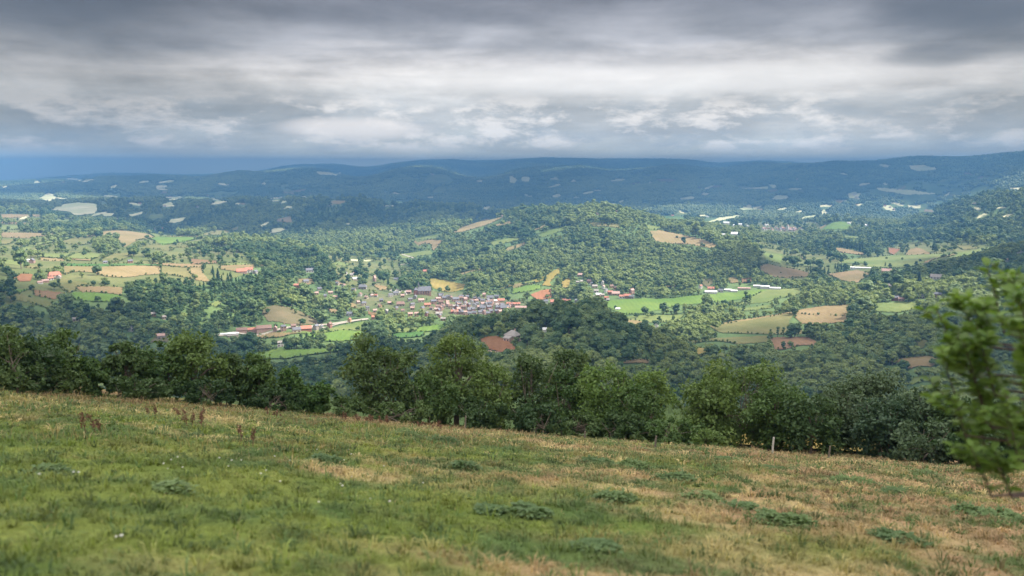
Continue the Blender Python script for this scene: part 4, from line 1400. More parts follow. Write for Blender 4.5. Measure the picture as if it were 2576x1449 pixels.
for (x, y, z, rr) in ((-1.8, -D / 2 - 4.05, 1.7, 0), (1.0, -D / 2 - 4.05, 1.7, 0), (L / 2 + 0.05, -1.8, 3.6, math.pi / 2), (L / 2 + 0.05, 1.6, 3.6, math.pi / 2), (-L / 2 - 0.05, 0, 3.5, -math.pi / 2), (L / 2 + 0.05, 0, 1.2, math.pi / 2)):
    mb = MB()
    mb.box((0, 0, 0), (1.0, 0.12, 1.4))
    mb.box((0, -0.04, -0.78), (1.3, 0.22, 0.12), 0, 1)
    mb.box((0, -0.04, 0.78), (1.3, 0.18, 0.16), 0, 1)
    o = link("window", mb.mesh("window", [m_glass, WALL['g']]), root)
    o.location = (x, y, z)
    o.rotation_euler = (0, 0, rr)
tag(root, "large stone farmhouse with pale hipped roof on the near wooded spur", "farmhouse")
HB.append((1290, 857, 48, dist, 40))

# low stone wall round the farm yard
mb = MB()
pts = [hit(a, b)[0] for a, b in ((1212, 884), (1245, 888), (1285, 890), (1305, 886))]
for a, b in zip(pts[:-1], pts[1:]):
    for t in np.linspace(0, 0.9, 5):
        q = a + (b - a) * (t + 0.05)
        mb.box((q[0], q[1], float(ground(q[0], q[1])) + 0.3), (np.linalg.norm(b - a) * 0.205, 0.6, 1.6 + 0.1 * math.sin(9 * t)), math.atan2(b[1] - a[1], b[0] - a[0]))
tag(link("yard_wall", mb.mesh("yard_wall", [m_farm])), "low stone wall below the reddish yard of the stone farmhouse", "wall")

# graveyard: pale tombs in rows on the slope left of the church
mb = MB()
r = np.random.default_rng(3)
for k in range(9):
    for j in range(4):
        q = hit((1552 + k * 8.5 + j * 2) / 1.59, (1153 + k * 1.9 + j * 3.6) / 1.59)[0]
        a = -0.3 + 0.1 * r.normal()
        mb.box((q[0], q[1], q[2] + 0.5), (1.5, 2.2, 0.9), a)
        mb.box((q[0], q[1] + 1.2, q[2] + 1.0), (1.2, 0.25, 2.0), a)
m_tomb = plain_mat("pale_tomb_stone", (0.50, 0.46, 0.43), (0.66, 0.62, 0.58), 0.5)
tag(link("gravestones", mb.mesh("gravestones", [m_tomb])), "rows of pale gravestones on the slope left of the church", None, "graveyard", 'stuff')

# roads: sheets laid along the ground
m_road = plain_mat("pale_road", (0.20, 0.18, 0.15), (0.28, 0.25, 0.21), 0.05)


def road(pts, wid, name, zoff=0.9):
    P = hit([a for a, b in pts], [b for a, b in pts])[:, :2]
    seg = np.concatenate([[0], np.cumsum(np.linalg.norm(np.diff(P, axis=0), axis=1))])
    t = np.arange(0, seg[-1], 6.0)
    x, y = np.interp(t, seg, P[:, 0]), np.interp(t, seg, P[:, 1])
    tx, ty = np.gradient(x), np.gradient(y)
    l = np.hypot(tx, ty) + 1e-9
    nx, ny = -ty / l * wid / 2, tx / l * wid / 2
    xs = np.stack([x - nx, x + nx], 1).ravel()
    ys = np.stack([y - ny, y + ny], 1).ravel()
    V = np.column_stack([xs, ys, ground(xs, ys) + zoff])
    i = np.arange(len(t) - 1) * 2
    me = mesh_np(name, V, np.stack([i, i + 1, i + 3, i + 2], 1), [m_road], True)
    tag(link(name, me), "pale road through the valley", None, None, 'structure')


road([(545, 846), (600, 838), (690, 834), (760, 826), (810, 818), (860, 812), (932, 803)], 7.0, "road")
road([(800, 829), (850, 817), (905, 807)], 3.5, "farm_track", 1.2)
road([(1010, 640), (1060, 655), (1000, 668)], 5.0, "lane")
# ------------------------------------------------------------------ woods: every place that is not a field, a yard or a road
r = np.random.default_rng(21)


def candidates(r0, r1, sp, amax=0.66):
    """jittered positions about sp metres apart between r0 and r1"""
    out = []
    rr = r0
    while rr < r1:
        n = int(2 * amax * rr / sp)
        a = -amax + (np.arange(n) + r.random(n)) * 2 * amax / n
        q = rr + sp * (r.random(n) - 0.5)
        out.append(np.column_stack([q * np.sin(a), q * np.cos(a)]))
        rr += sp * 0.9
    return np.concatenate(out)


def clear_mask(x, y, z, hgt, wide=0.36):
    """True where a tree of this height may stand"""
    ok = np.ones(len(x), bool)
    dist = np.hypot(x, y)
    u0, v0 = project(x, y, z + 0.3)
    u1, v1 = project(x, y, z + hgt * 0.95)
    cw = wide * hgt / dist * FPX
    rnd = r.random(len(x))
    for k, poly, rm, al in POLYS:
        lo, hi = poly.min(0), poly.max(0)
        near = (u0 > lo[0] - 30) & (u0 < hi[0] + 30) & (v1 < hi[1] + 5) & (v0 > lo[1] - 5) & ok & (dist < rm * 1.35) & (dist > rm * 0.55)
        if not near.any():
            continue
        idx = np.nonzero(near)[0]
        P = [tuple(p) for p in poly]
        a = inside(u0[idx], v0[idx], P) | inside(u1[idx], v1[idx], P) | inside(u1[idx], 0.5 * (v0 + v1)[idx], P) | inside(u1[idx] - cw[idx], 0.4 * v0[idx] + 0.6 * v1[idx], P) | inside(u1[idx] + cw[idx], 0.4 * v0[idx] + 0.6 * v1[idx], P)
        if k == 'Q':
            a = inside(u0[idx], v0[idx], P) & (rnd[idx] > 0.17)
        if k == 'V':
            a = inside(u0[idx], v0[idx], P) & (rnd[idx] > 0.55)
        elif k == 'K':
            a &= rnd[idx] > 0.10
        elif k in 'OL':
            a &= rnd[idx] > 0.006
        ok[idx[a]] = False
    for u, v, w_, d, hp in HB:
        near = ok & (np.abs(u0 - u) < w_ * 0.62 + 0.3 * FPX * 4 / dist) & (dist < d + 12) & (dist > d * 0.6) & (v1 < v + 1) & (v0 > v - hp * 1.0)
        ok &= ~near
    for (ua, va), (ub, vb) in (((545, 846), (690, 834)), ((690, 834), (810, 818)), ((810, 818), (932, 803))):
        t = (u0 - ua) / (ub - ua)
        vv = va + (vb - va) * t
        ok &= ~((t > 0) & (t < 1) & (v0 > vv - 4) & (v1 < vv + 2))
    return ok


def visible(x, y, z, hgt):
    a = np.arctan2(x, y)
    d = np.hypot(x, y)
    ia = np.clip(((a - AZ[0]) / (AZ[1] - AZ[0])).astype(int), 0, NA - 2)
    jl = np.clip(((np.log(d) - LR[0]) / (LR[1] - LR[0])).astype(int) - 3, 0, NL - 1)
    top = (z + hgt + 3 - CZ) / d
    return top > EL_MAX[ia, jl] - 0.002


def species(x, y):
    return fbm(N2, x / 190 + 5, y / 190, 3)


pts = []
for r0, r1, sp, hm in ((520, 1000, 7.6, 11), (1000, 1700, 8.6, 10.5), (1700, 2500, 10.5, 10.5), (2500, 3300, 13.0, 11)):
    XY = candidates(r0, r1, sp)
    x, y = XY.T
    z = ground(x, y)
    hs = (0.50 + 0.75 * r.random(len(x)) ** 1.4 + 0.5 * (r.random(len(x)) < 0.07)) * (1.0 if r0 < 1000 else 1.08 if r0 < 1700 else 1.2) * (0.62 + 0.76 * fbm(N3, x / 70, y / 70, 2))
    keep = visible(x, y, z, hs * 11)
    x, y, z, hs = x[keep], y[keep], z[keep], hs[keep]
    u0, v0 = project(x, y, z)
    keep = (u0 > -120) & (u0 < 2700)
    x, y, z, hs = x[keep], y[keep], z[keep], hs[keep]
    keep = clear_mask(x, y, z, hs * 11)
    pts.append(np.column_stack([x, y, z, hs])[keep])
TR = np.concatenate(pts)
sp_ = species(TR[:, 0], TR[:, 1])
# gardens and the village take smaller trees
uu, vv = project(TR[:, 0], TR[:, 1], TR[:, 2])
for k, poly, rm, al in POLYS:
    if k in 'VK':
        m_ = inside(uu, vv, [tuple(p) for p in poly])
        TR[m_, 3] *= 0.55
tint = np.clip(0.56 + (sp_ - 0.5) * 2.3 + 0.30 * r.normal(size=len(TR)), 0, 1)
idx = np.where(sp_ < 0.215, 5, r.integers(0, 5, len(TR)))
idx = np.where(r.random(len(TR)) < 0.015, 5, idx)

# the trees that show largest become trees of their own
size = TR[:, 3] * 11 / np.hypot(TR[:, 0], TR[:, 1])
TR[idx == 5, 3] *= 0.8
us, vs = project(TR[:, 0], TR[:, 1], TR[:, 2] + TR[:, 3] * 8)
infr = (us > 5) & (us < 2570) & (vs < 905) & (vs > 500)
hedge_line = np.interp(us, [0, 160, 260, 400, 480, 560, 640, 840, 960, 1140, 1230, 1330, 1440, 1520, 1640, 1700, 1850, 2000, 2190, 2330, 2450], [815, 850, 905, 870, 830, 870, 890, 945, 850, 815, 915, 870, 870, 905, 925, 960, 910, 950, 925, 930, 800])
infr &= vs < hedge_line + 4
order = np.argsort(-np.where(infr, size, 0))
NIND = 236
ind = order[:NIND]
rest = np.ones(len(TR), bool)
rest[ind] = False


def scatter(name, P, meshes, label):
    """one object holding a wood: tree shapes set on its points"""
    me = bpy.data.meshes.new(name)
    me.vertices.add(len(P['co']))
    me.vertices.foreach_set('co', P['co'].astype(np.float32).ravel())
    for k in ('scale', 'rot', 'tint'):
        a = me.attributes.new(k, 'FLOAT', 'POINT')
        a.data.foreach_set('value', P[k].astype(np.float32))
    a = me.attributes.new('pick', 'INT', 'POINT')
    a.data.foreach_set('value', P['pick'].astype(np.int32))
    o = link(name, me)
    tag(o, label, None, None, 'stuff')
    gt = bpy.data.node_groups.new(name, 'GeometryNodeTree')
    gt.interface.new_socket('Geometry', in_out='INPUT', socket_type='NodeSocketGeometry')
    gt.interface.new_socket('Geometry', in_out='OUTPUT', socket_type='NodeSocketGeometry')
    nd = gt.nodes
    gi, go = nd.new('NodeGroupInput'), nd.new('NodeGroupOutput')
    iop = nd.new('GeometryNodeInstanceOnPoints')
    src = None
    gin = nd.new('GeometryNodeGeometryToInstance')
    for m in reversed(meshes):
        ob = bpy.data.objects.new(m.name, m)      # shape source for the nodes, never placed in the scene
        oi = nd.new('GeometryNodeObjectInfo')
        oi.inputs['Object'].default_value = ob
        gt.links.new(oi.outputs['Geometry'], gin.inputs[0])
    gt.links.new(gin.outputs[0], iop.inputs['Instance'])
    gt.links.new(gi.outputs[0], iop.inputs['Points'])
    iop.inputs['Pick Instance'].default_value = True

    def attr(nm, typ):
        n = nd.new('GeometryNodeInputNamedAttribute')
        n.data_type = typ
        n.inputs[0].default_value = nm
        return n.outputs[0]
    gt.links.new(attr('pick', 'INT'), iop.inputs['Instance Index'])
    cb = nd.new('ShaderNodeCombineXYZ')
    gt.links.new(attr('rot', 'FLOAT'), cb.inputs[2])
    gt.links.new(cb.outputs[0], iop.inputs['Rotation'])
    gt.links.new(attr('scale', 'FLOAT'), iop.inputs['Scale'])
    gt.links.new(iop.outputs[0], go.inputs[0])
    md = o.modifiers.new('scatter', 'NODES')
    md.node_group = gt
    return o


T_ = TR[rest]
# hedgerows: bushes strung along the field edges
hb = []
for k, poly, rm, al in POLYS:
    if k in 'VQPK' or rm > 2900 or rm < 600:
        continue
    nx = np.roll(al, -1, axis=0)
    for a_, b_ in zip(al, nx):
        if r.random() < 0.28:
            continue
        ra, rb = math.exp(a_[1]), math.exp(b_[1])
        A_, B_ = np.array([ra * math.sin(a_[0]), ra * math.cos(a_[0])]), np.array([rb * math.sin(b_[0]), rb * math.cos(b_[0])])
        n_ = int(np.linalg.norm(B_ - A_) / 4.2)
        if n_ < 2 or n_ > 160:
            continue
        t = (np.arange(n_) + 0.6 * r.random(n_)) / n_
        Q_ = A_ + (B_ - A_) * t[:, None] + r.normal(size=(n_, 2)) * 0.8
        Q_ = Q_[r.random(n_) < 0.82]
        s_ = 0.16 + 0.16 * r.random(len(Q_)) + 0.45 * (r.random(len(Q_)) < 0.06)
        hb.append(np.column_stack([Q_, ground(Q_[:, 0], Q_[:, 1]), s_]))
hb = np.concatenate(hb)
hu, hv = project(hb[:, 0], hb[:, 1], hb[:, 2] + 1)
okh = np.ones(len(hb), bool)
for u, v, w_, d, hp in HB:
    okh &= ~((np.abs(hu - u) < w_ * 0.7) & (hv < v + 8) & (hv > v - hp))
hb = hb[okh]
nh = len(hb)
T_ = np.concatenate([T_, hb])
tint_r = np.concatenate([tint[rest], np.clip(0.3 + 0.25 * r.normal(size=nh), 0, 1)])
pick_r = np.concatenate([idx[rest], r.integers(0, 5, nh)])
scatter("woodland", dict(co=T_[:, :3], scale=T_[:, 3], rot=r.random(len(T_)) * 6.283, tint=tint_r, pick=pick_r), WOOD, "broadleaved woods covering the valley slopes and hills")
XY = candidates(3250, 9500, 24.0)
x, y = XY.T
z = ground(x, y)
keep = visible(x, y, z, 12)
x, y, z = x[keep], y[keep], z[keep]
u0, v0 = project(x, y, z)
keep = (u0 > -120) & (u0 < 2700)
x, y, z = x[keep], y[keep], z[keep]
keep = clear_mask(x, y, z, np.full(len(x), 12.5), 1.1)
# open pasture breaks the far woods here and there
keep &= ~((fbm(N4, x / 420, y / 420, 3) > 0.62) & (r.random(len(x)) < 0.8))
x, y, z = x[keep], y[keep], z[keep]
n = len(x)
tf = np.clip(0.42 + (species(x * 0.4, y * 0.4) - 0.5) * 1.6 + 0.2 * r.normal(size=n), 0, 1)
scatter("far_woodland", dict(co=np.column_stack([x, y, z]), scale=0.85 + 0.4 * r.random(n), rot=r.random(n) * 6.283, tint=tf, pick=r.integers(0, 3, n)), CLUMP, "far woods on the blue ridges")
print("WOOD", len(T_), "FAR", n)

# ------------------------------------------------------------------ trees of their own
ZONES = [("in the wood below the left fields", 0, 620, 740, 960), ("on the slope above the valley road", 500, 930, 640, 830), ("in the riverside wood beyond the foreground hedge", 560, 900, 830, 960),
         ("in the tree belt below the village", 880, 1180, 770, 900), ("on the wooded spur behind the stone farmhouse", 1150, 1420, 740, 850), ("on the spur right of the stone farmhouse", 1420, 1640, 740, 930),
         ("on the spur below the stone farmhouse", 1180, 1420, 850, 960), ("in the wood under the olive field", 1640, 2010, 830, 970), ("along the river in the green fields", 1500, 2020, 700, 830),
         ("in the wood between the tan fields", 2010, 2330, 700, 860), ("in the wood below the tan fields", 2010, 2576, 860, 990), ("on the dark wooded slope at right", 2200, 2576, 600, 860)]
SHAPES = ["broad rounded", "tall rounded", "low rounded", "tall narrow", "wide spreading", "full-crowned"]
vb = vs
groups = {}
for i in ind:
    k = int(idx[i])
    me = FIR if k == 5 else IND[(k + int(i)) % 6]
    nm = "fir_tree" if k == 5 else "broadleaf_tree"
    o = link(nm, me)
    o.location = TR[i, :3]
    o.rotation_euler = (0, 0, r.random() * 6.283)
    s = TR[i, 3] * 1.02
    o.scale = (s, s, s)
    zone = "in the valley woods"
    for nmz, a, b, c, d in ZONES:
        if a <= us[i] <= b and c <= vs[i] <= d:
            zone = nmz
            break
    sh = "dark pointed fir" if k == 5 else SHAPES[(k + int(i)) % 6] + " green tree"
    groups.setdefault((zone, sh), []).append((us[i], o))
for (zone, sh), L_ in groups.items():
    L_.sort(key=lambda t: t[0])
    for j, (u, o) in enumerate(L_):
        s = sh + " " + zone
        if len(L_) > 1:
            s = (ORD[j] if j < len(L_) - 1 else "rightmost") + " " + s
        tag(o, s, "tree", "trees " + zone)

# single trees standing in or beside the fields: base in display pixels, height in display pixels
LONE = [(1719, 613, 15, 'b', "dark round tree alone in the tan field on the central hill"), (1703, 599, 7, 'u', "small bush left of the lone tree on the hill's tan field"), (1797, 617, 8, 'b', "small tree near the lower tip of the hill's tan field"),
        (212, 643, 13, 'b', "round tree on the edge of the yellow-green field at left"), (156, 650, 11, 'b', "round tree between the two light green fields at left"), (245, 693, 22, 'b', "dark tree jutting into the big straw field"),
        (160, 675, 16, 'b', "tall tree left of the big straw field above the red farm"), (104, 706, 20, 'b', "bushy tree between brown field and red farm"), (100, 738, 7, 'f', "tiny conifer in the brown field below the red farm"),
        (80, 730, 14, 'b', "pale round tree at the head of the left hedgerow"), (236, 718, 13, 'b', "pale bushy tree at the corner of the orange stubble field"), (262, 718, 12, 'b', "last pale tree of the row above the orange stubble field"), (176, 714, 9, 'u', "low bush at the left tip of the orange stubble field"),
        (198, 602, 13, 'b', "round tree standing in the tan upper field at left"), (215, 602, 10, 'b', "smaller round tree right of the tan upper field's tree"), (250, 600, 20, 'b', "tall tree on the crest above the tan slope at left"), (292, 604, 18, 'b', "spreading tree on the tan slope at left"), (275, 601, 14, 'b', "dark tree between two others on the tan slope"),
        (388, 587, 7, 'b', "small tree beside the green field on the left crest"), (440, 618, 11, 'b', "dark tree at the left end of the olive field wood"),
        (1106, 735, 14, 'b', "left tree of the pair below the gold field"), (1125, 735, 15, 'b', "right tree of the pair below the gold field"),
        (812, 861, 26, 'b', "big dark tree standing up from the riverside wood"), (771, 858, 22, 'f', "pointed dark conifer in the riverside wood"), (741, 858, 16, 'f', "smaller pointed conifer left of the big riverside tree"),
        (1622, 790, 22, 'b', "tall dark tree in the river hedge, left end"), (1640, 795, 14, 'b', "lower tree right of the river hedge's first tall tree"), (1669, 790, 28, 'b', "rounded tall tree in the middle of the river hedge"), (1701, 792, 25, 'b', "tall tree right of the middle of the river hedge"),
        (1777, 784, 42, 'b', "largest dark tree standing in the long green field"), (1822, 776, 22, 'b', "tree right of the largest dark tree in the green field"), (1843, 772, 18, 'p', "slim poplar in the long green field"), (1876, 768, 36, 'p', "tall poplar group at the right of the green field"), (1886, 768, 28, 'p', "second tall poplar at the right of the green field"),
        (1548, 777, 9, 'u', "bush beside the small white shed in green field"), (1600, 800, 14, 'b', "low round tree at the bottom corner of the green field"), (1650, 824, 20, 'b', "dark round tree beside the white-gabled house"),
        (2058, 794, 8, 'b', "darkest round bush in the row across the tan field"), (2026, 792, 6, 'u', "second small bush in the row across the tan field"), (2018, 791, 5, 'u', "leftmost small bush in the row across the tan field"), (2036, 793, 5, 'u', "third small bush in the row across the tan field"), (2046, 793, 4, 'u', "tiny bush left of the darkest one in tan field"), (2090, 795, 6, 'p', "thin sapling right of the darkest bush in tan field"), (2102, 796, 7, 'u', "wide bush near the right end of the tan field row"), (2120, 797, 4, 'u', "last low bush at the right of the tan field row"),
        (1938, 848, 20, 'p', "leftmost slim poplar below the olive field"), (1956, 848, 26, 'p', "middle slim poplar below the olive field"), (1970, 848, 25, 'p', "broad poplar below the olive field"), (1984, 852, 22, 'b', "leafy tree between poplars and the tall olive-field tree"), (1998, 850, 38, 'b', "tall dark tree standing against the olive field"), (2022, 844, 12, 'b', "small round tree on the olive field's lower right edge"),
        (1988, 872, 16, 'b', "drooping tree in the pinkish field below the poplars"), (2272, 936, 30, 'b', "dark oval tree standing alone in the lowest tan field"), (1998, 793, 24, 'b', "round tree between the olive field and tan field"), (2150, 800, 40, 'b', "large dark tree at the right end of the tan field"), (2170, 790, 44, 'b', "highest tree of the clump right of the tan field"),
        (1940, 650, 11, 'b', "round tree in the yellow-green field right of the hill"), (1964, 688, 4, 'u', "bush in the brown field right of the hill"), (1905, 664, 4, 'u', "first round bush on the brown field's upper edge"), (1911, 666, 4, 'u', "second round bush on the brown field's upper edge"), (1917, 669, 4, 'u', "third round bush on the brown field's upper edge"),
        (1700, 790, 10, 'u', "low willow below the river hedge"), (2185, 649, 15, 'b', "round tree by the light green right valley field"), (2230, 652, 6, 'u', "low dark bushes in the light green right field, left clump"), (2270, 654, 6, 'u', "low dark bushes in the light green right field, right clump")]
for (u, v, hp, kind, lab) in LONE:
    p = hit(u, v)[0]
    d = math.hypot(p[0], p[1])
    hm = hp / FPX * d
    me, nm, hb, cat = {'b': (IND[int(u) % 6], "field_tree", 11.5, "tree"), 'p': (POPLAR, "poplar_tree", 16.0, "tree"), 'f': (FIR, "conifer_tree", 14.0, "tree"), 'u': (BUSHM[int(u) % 2], "field_bush", 4.3, "bush")}[kind]
    o = link(nm, me)
    s = hm / hb
    o.location = (p[0], p[1], p[2] + 0.2)
    o.scale = (s, s, s)
    o.rotation_euler = (0, 0, u * 1.7)
    tag(o, lab, cat)
# ------------------------------------------------------------------ the meadow in front
def bump(x, y):
    return 0.20 * (fbm(N1, x / 1.3, y / 1.3, 3) - 0.5) + 0.22 * (fbm(N2, x / 7, y / 7, 2) - 0.5)


def meadow(x, y):
    return meadow_z(x, y) + bump(x, y)


HEDGE_V = ([-200, 0, 300, 600, 900, 1100, 1400, 1800, 2200, 2576, 2800], [958, 972, 1003, 1022, 1042, 1066, 1106, 1141, 1166, 1186, 1196])


def meadow_hit(u, v):
    x, y, z = (float(q) for q in ray(u, v))
    t = 4.0
    best, bt = 1e9, 40.0
    for _ in range(900):
        g = CZ + z * t - float(meadow_z(x * t, y * t))
        if g < best:
            best, bt = g, t
        if g <= 0:
            break
        t += 0.06
    return np.array([x * bt, y * bt, float(meadow(x * bt, y * bt))])


GREEN, LIME, STRAW, TAN, RUST, OLIVE = (np.array(c) for c in ((0.100, 0.142, 0.030), (0.165, 0.195, 0.046), (0.40, 0.32, 0.16), (0.30, 0.200, 0.115), (0.19, 0.105, 0.065), (0.215, 0.180, 0.076)))


def meadow_col(x, y):
    """colour of the sward: greener on the left and near, drier to the right and along the hedge"""
    a = fbm(N1, x / 5.5 + 3, y / 5.5, 4)
    b = fbm(N2, x / 2.0, y / 3.0 + 7, 4)
    c = fbm(N3, x / 1.1 + 1, y / 1.3, 3)
    st = fbm(N1, (x * 0.93 - y * 0.37) / 4.0 + 50, (x * 0.37 + y * 0.93) / 0.8, 3)
    d = np.hypot(x, y)
    az = np.arctan2(x, np.maximum(y, 0.5))
    dry = np.clip(0.47 + 1.05 * az + (a - 0.5) * 1.9 + (b - 0.5) * 1.0 + (st - 0.5) * 1.3 + np.clip((d - 16) / 22, 0, 1) * 0.06 - np.clip((9 - d) / 9, 0, 1) * 0.10, 0, 1)
    col = GREEN * 1.0 + (LIME - GREEN) * np.clip(c * 2.2 - 0.55, 0, 1)[..., None]
    dr = (OLIVE + (STRAW - OLIVE) * np.clip(b * 2.4 - 0.6, 0, 1)[..., None])
    dr = dr + (TAN - dr) * np.clip(c * 2.4 - 0.85 + 0.9 * az, 0, 0.92)[..., None]
    k = np.clip(dry * 1.7 - 0.38, 0, 1)[..., None]
    col = col * (1 - k) + dr * k
    dark = np.clip(fbm(N4, x / 0.7 + 40, y / 0.9, 3) * 3.6 - 1.75, 0, 0.85)[..., None]
    col = col * (1 - dark) + np.array([0.060, 0.105, 0.034]) * dark
    rust = np.clip((d - 30) / 6, 0, 1) * np.clip((0.12 - az) / 0.3, 0, 1) * np.clip(fbm(N4, x / 3, y / 3, 3) * 2.6 - 0.85, 0, 1)
    rust = np.maximum(rust, 0.8 * np.clip(fbm(N4, x / 2.2 + 9, y / 2.2, 3) * 5 - 3.35, 0, 1) * np.clip((d - 12) / 12, 0, 1))
    rust = np.clip(rust, 0, 0.75)[..., None]
    return col * (1 - rust) + RUST * rust


m_sward, T = mat("meadow_sward")
at = T.n('ShaderNodeAttribute', attribute_name='col')
g = T.n('ShaderNodeNewGeometry')
nz = T.noise(g.outputs['Position'], 9.0, 4, 0.7)
col = T.mix(1.0, at.outputs['Color'], T.ramp(nz, [(0.25, 0.45), (0.55, 0.85), (0.8, 1.1)]), 'MULTIPLY')
bp = T.n('ShaderNodeBump')
bp.inputs['Strength'].default_value = 0.6
bp.inputs['Distance'].default_value = 0.08
T.l(nz, bp.inputs['Height'])
finish(T, col, 0.95, 0.05, None, bp.outputs[0])
m_blade, T = mat("grass_blades")
at = T.n('ShaderNodeAttribute', attribute_name='col')
finish(T, at.outputs['Color'], 0.7, 0.2, 0.3)

gx = np.arange(-52, 52.01, 0.2)
gy = np.arange(-16, 58.01, 0.2)
X, Y = np.meshgrid(gx, gy, indexing='ij')
Zm = meadow(X, Y)
q = np.arange(X.size).reshape(X.shape)
F = np.stack([q[:-1, :-1], q[1:, :-1], q[1:, 1:], q[:-1, 1:]], -1).reshape(-1, 4)
V = np.column_stack([X.ravel(), Y.ravel(), Zm.ravel()])
me = mesh_np("meadow", V, F, [m_sward], True, None, meadow_col(V[:, 0], V[:, 1]))
tag(link("meadow", me), "sloping pasture in front of the hedge", None, None, 'structure')

r = np.random.default_rng(33)


def blades(n, r0, r1, L0, L1, W0, lean, power, amax=0.66, keep=None, colfn=None, clump=None):
    d = r0 + (r1 - r0) * r.random(n) ** power
    a = (r.random(n) * 2 - 1) * amax
    x, y = d * np.sin(a), d * np.cos(a)
    if keep is not None:
        k = keep(x, y)
        x, y, d = x[k], y[k], d[k]
    n = len(x)
    z = meadow(x, y) - 0.01
    L = (L0 + (L1 - L0) * r.random(n) ** 2) * (0.55 + 0.9 * fbm(N3, x / 1.7, y / 1.7, 2))
    ph = r.random(n) * 6.283
    ln = lean * (0.4 + r.random(n))
    dirx, diry = np.cos(ph), np.sin(ph)
    w = W0 * (0.6 + 0.8 * r.random(n)) * np.clip(d / 12, 0.7, 2.2)
    P0 = np.column_stack([x, y, z])
    D = np.column_stack([dirx, diry, np.zeros(n)])
    S = np.column_stack([-diry, dirx, np.zeros(n)]) * w[:, None]
    M = P0 + D * (L * ln * 0.3)[:, None] + np.array([0, 0, 1]) * (L * 0.6)[:, None]
    Tp = P0 + D * (L * ln)[:, None] + np.array([0, 0, 1]) * (L * (1 - 0.35 * ln))[:, None]
    V = np.stack([P0 - S, P0 + S, M + S * 0.7, Tp, M - S * 0.7], 1)
    c = meadow_col(x, y) if colfn is None else colfn(x, y)
    c = c * (0.60 + 0.75 * r.random((n, 1)))
    c = c + (STRAW - c) * (0.55 * (r.random((n, 1)) < 0.05))
    return V.reshape(-1, 3), np.repeat(c, 5, axis=0)


Vs, Cs = [], []
v_, c_ = blades(80000, 4.0, 24.0, 0.03, 0.10, 0.006, 1.1, 0.75)
Vs.append(v_); Cs.append(c_)
v_, c_ = blades(80000, 20.0, 47.0, 0.03, 0.12, 0.008, 1.0, 0.75)
Vs.append(v_); Cs.append(c_)
# taller dry grass in drifts, and along the foot of the hedge
v_, c_ = blades(30000, 15.0, 42.0, 0.12, 0.34, 0.006, 0.6, 0.8, 0.66, lambda x, y: fbm(N4, x / 3.2 + 20, y / 3.2, 3) + 0.16 * np.clip((np.hypot(x, y) - 26) / 14, 0, 1) - 0.25 * np.arctan2(x, y) > 0.60,
                 lambda x, y: 0.5 * meadow_col(x, y) + 0.5 * (STRAW * 0.75 + (RUST - STRAW * 0.75) * np.clip(fbm(N2, x / 2, y / 2, 2) * 2 - 0.5, 0, 1)[..., None]))
Vs.append(v_); Cs.append(c_)
# tussocks: tight bunches of leaves, each bunch of one tone
def tufts(n, r0, r1, per, hgt, rad, power, amax=0.66):
    d = r0 + (r1 - r0) * r.random(n) ** power
    a = (r.random(n) * 2 - 1) * amax
    cx_, cy_ = d * np.sin(a), d * np.cos(a)
    tone = (0.50 + 0.85 * r.random((n, 1)))
    col = meadow_col(cx_, cy_)
    g_ = r.random((n, 1))
    col = np.where(g_ < 0.30, np.array([0.075, 0.120, 0.040]), np.where((g_ > 0.96) & (d[:, None] > 14), STRAW, col)) * tone
    hh = hgt * (0.35 + 0.9 * r.random(n) ** 2)
    rr_ = rad * (0.4 + 0.9 * r.random(n)) * np.clip(d / 16, 0.8, 1.8)
    k = np.repeat(np.arange(n), per)
    m = n * per
    ph = r.random(m) * 6.283
    q = rr_[k] * np.sqrt(r.random(m))
    x, y = cx_[k] + q * np.cos(ph), cy_[k] + q * np.sin(ph) * 0.9
    z = meadow(x, y) - 0.01
    L = hh[k] * (0.5 + 0.7 * r.random(m))
    ln = 0.5 + 0.9 * r.random(m)
    D = np.column_stack([np.cos(ph), np.sin(ph), np.zeros(m)])
    w = (0.007 * np.clip(d[k] / 12, 0.8, 2.4)) * (0.7 + 0.7 * r.random(m))
    S = np.column_stack([-np.sin(ph), np.cos(ph), np.zeros(m)]) * w[:, None]
    P0 = np.column_stack([x, y, z])
    M = P0 + D * (L * ln * 0.3)[:, None] + np.array([0, 0, 1]) * (L * 0.6)[:, None]
    Tp = P0 + D * (L * ln)[:, None] + np.array([0, 0, 1]) * (L * (1 - 0.35 * np.minimum(ln, 1.3)))[:, None]
    V = np.stack([P0 - S, P0 + S, M + S * 0.8, Tp, M - S * 0.8], 1)
    c = col[k] * (0.75 + 0.5 * r.random((m, 1)))
    return V.reshape(-1, 3), np.repeat(c, 5, axis=0)


v_, c_ = tufts(9000, 4.5, 26.0, 14, 0.15, 0.13, 0.8)
Vs.append(v_); Cs.append(c_)
v_, c_ = tufts(9000, 22.0, 44.0, 12, 0.20, 0.17, 0.8)
Vs.append(v_); Cs.append(c_)
V = np.concatenate(Vs)
nb = len(V) // 5
i5 = np.arange(nb)[:, None] * 5
me = mesh_np("grass", V, [i5 + np.array([[2, 3, 4]]), i5 + np.array([[0, 1, 2, 4]])], [m_blade], False, None, np.concatenate(Cs))
tag(link("grass", me), "short grazed grass with taller dry tufts on the meadow", None, None, 'stuff')
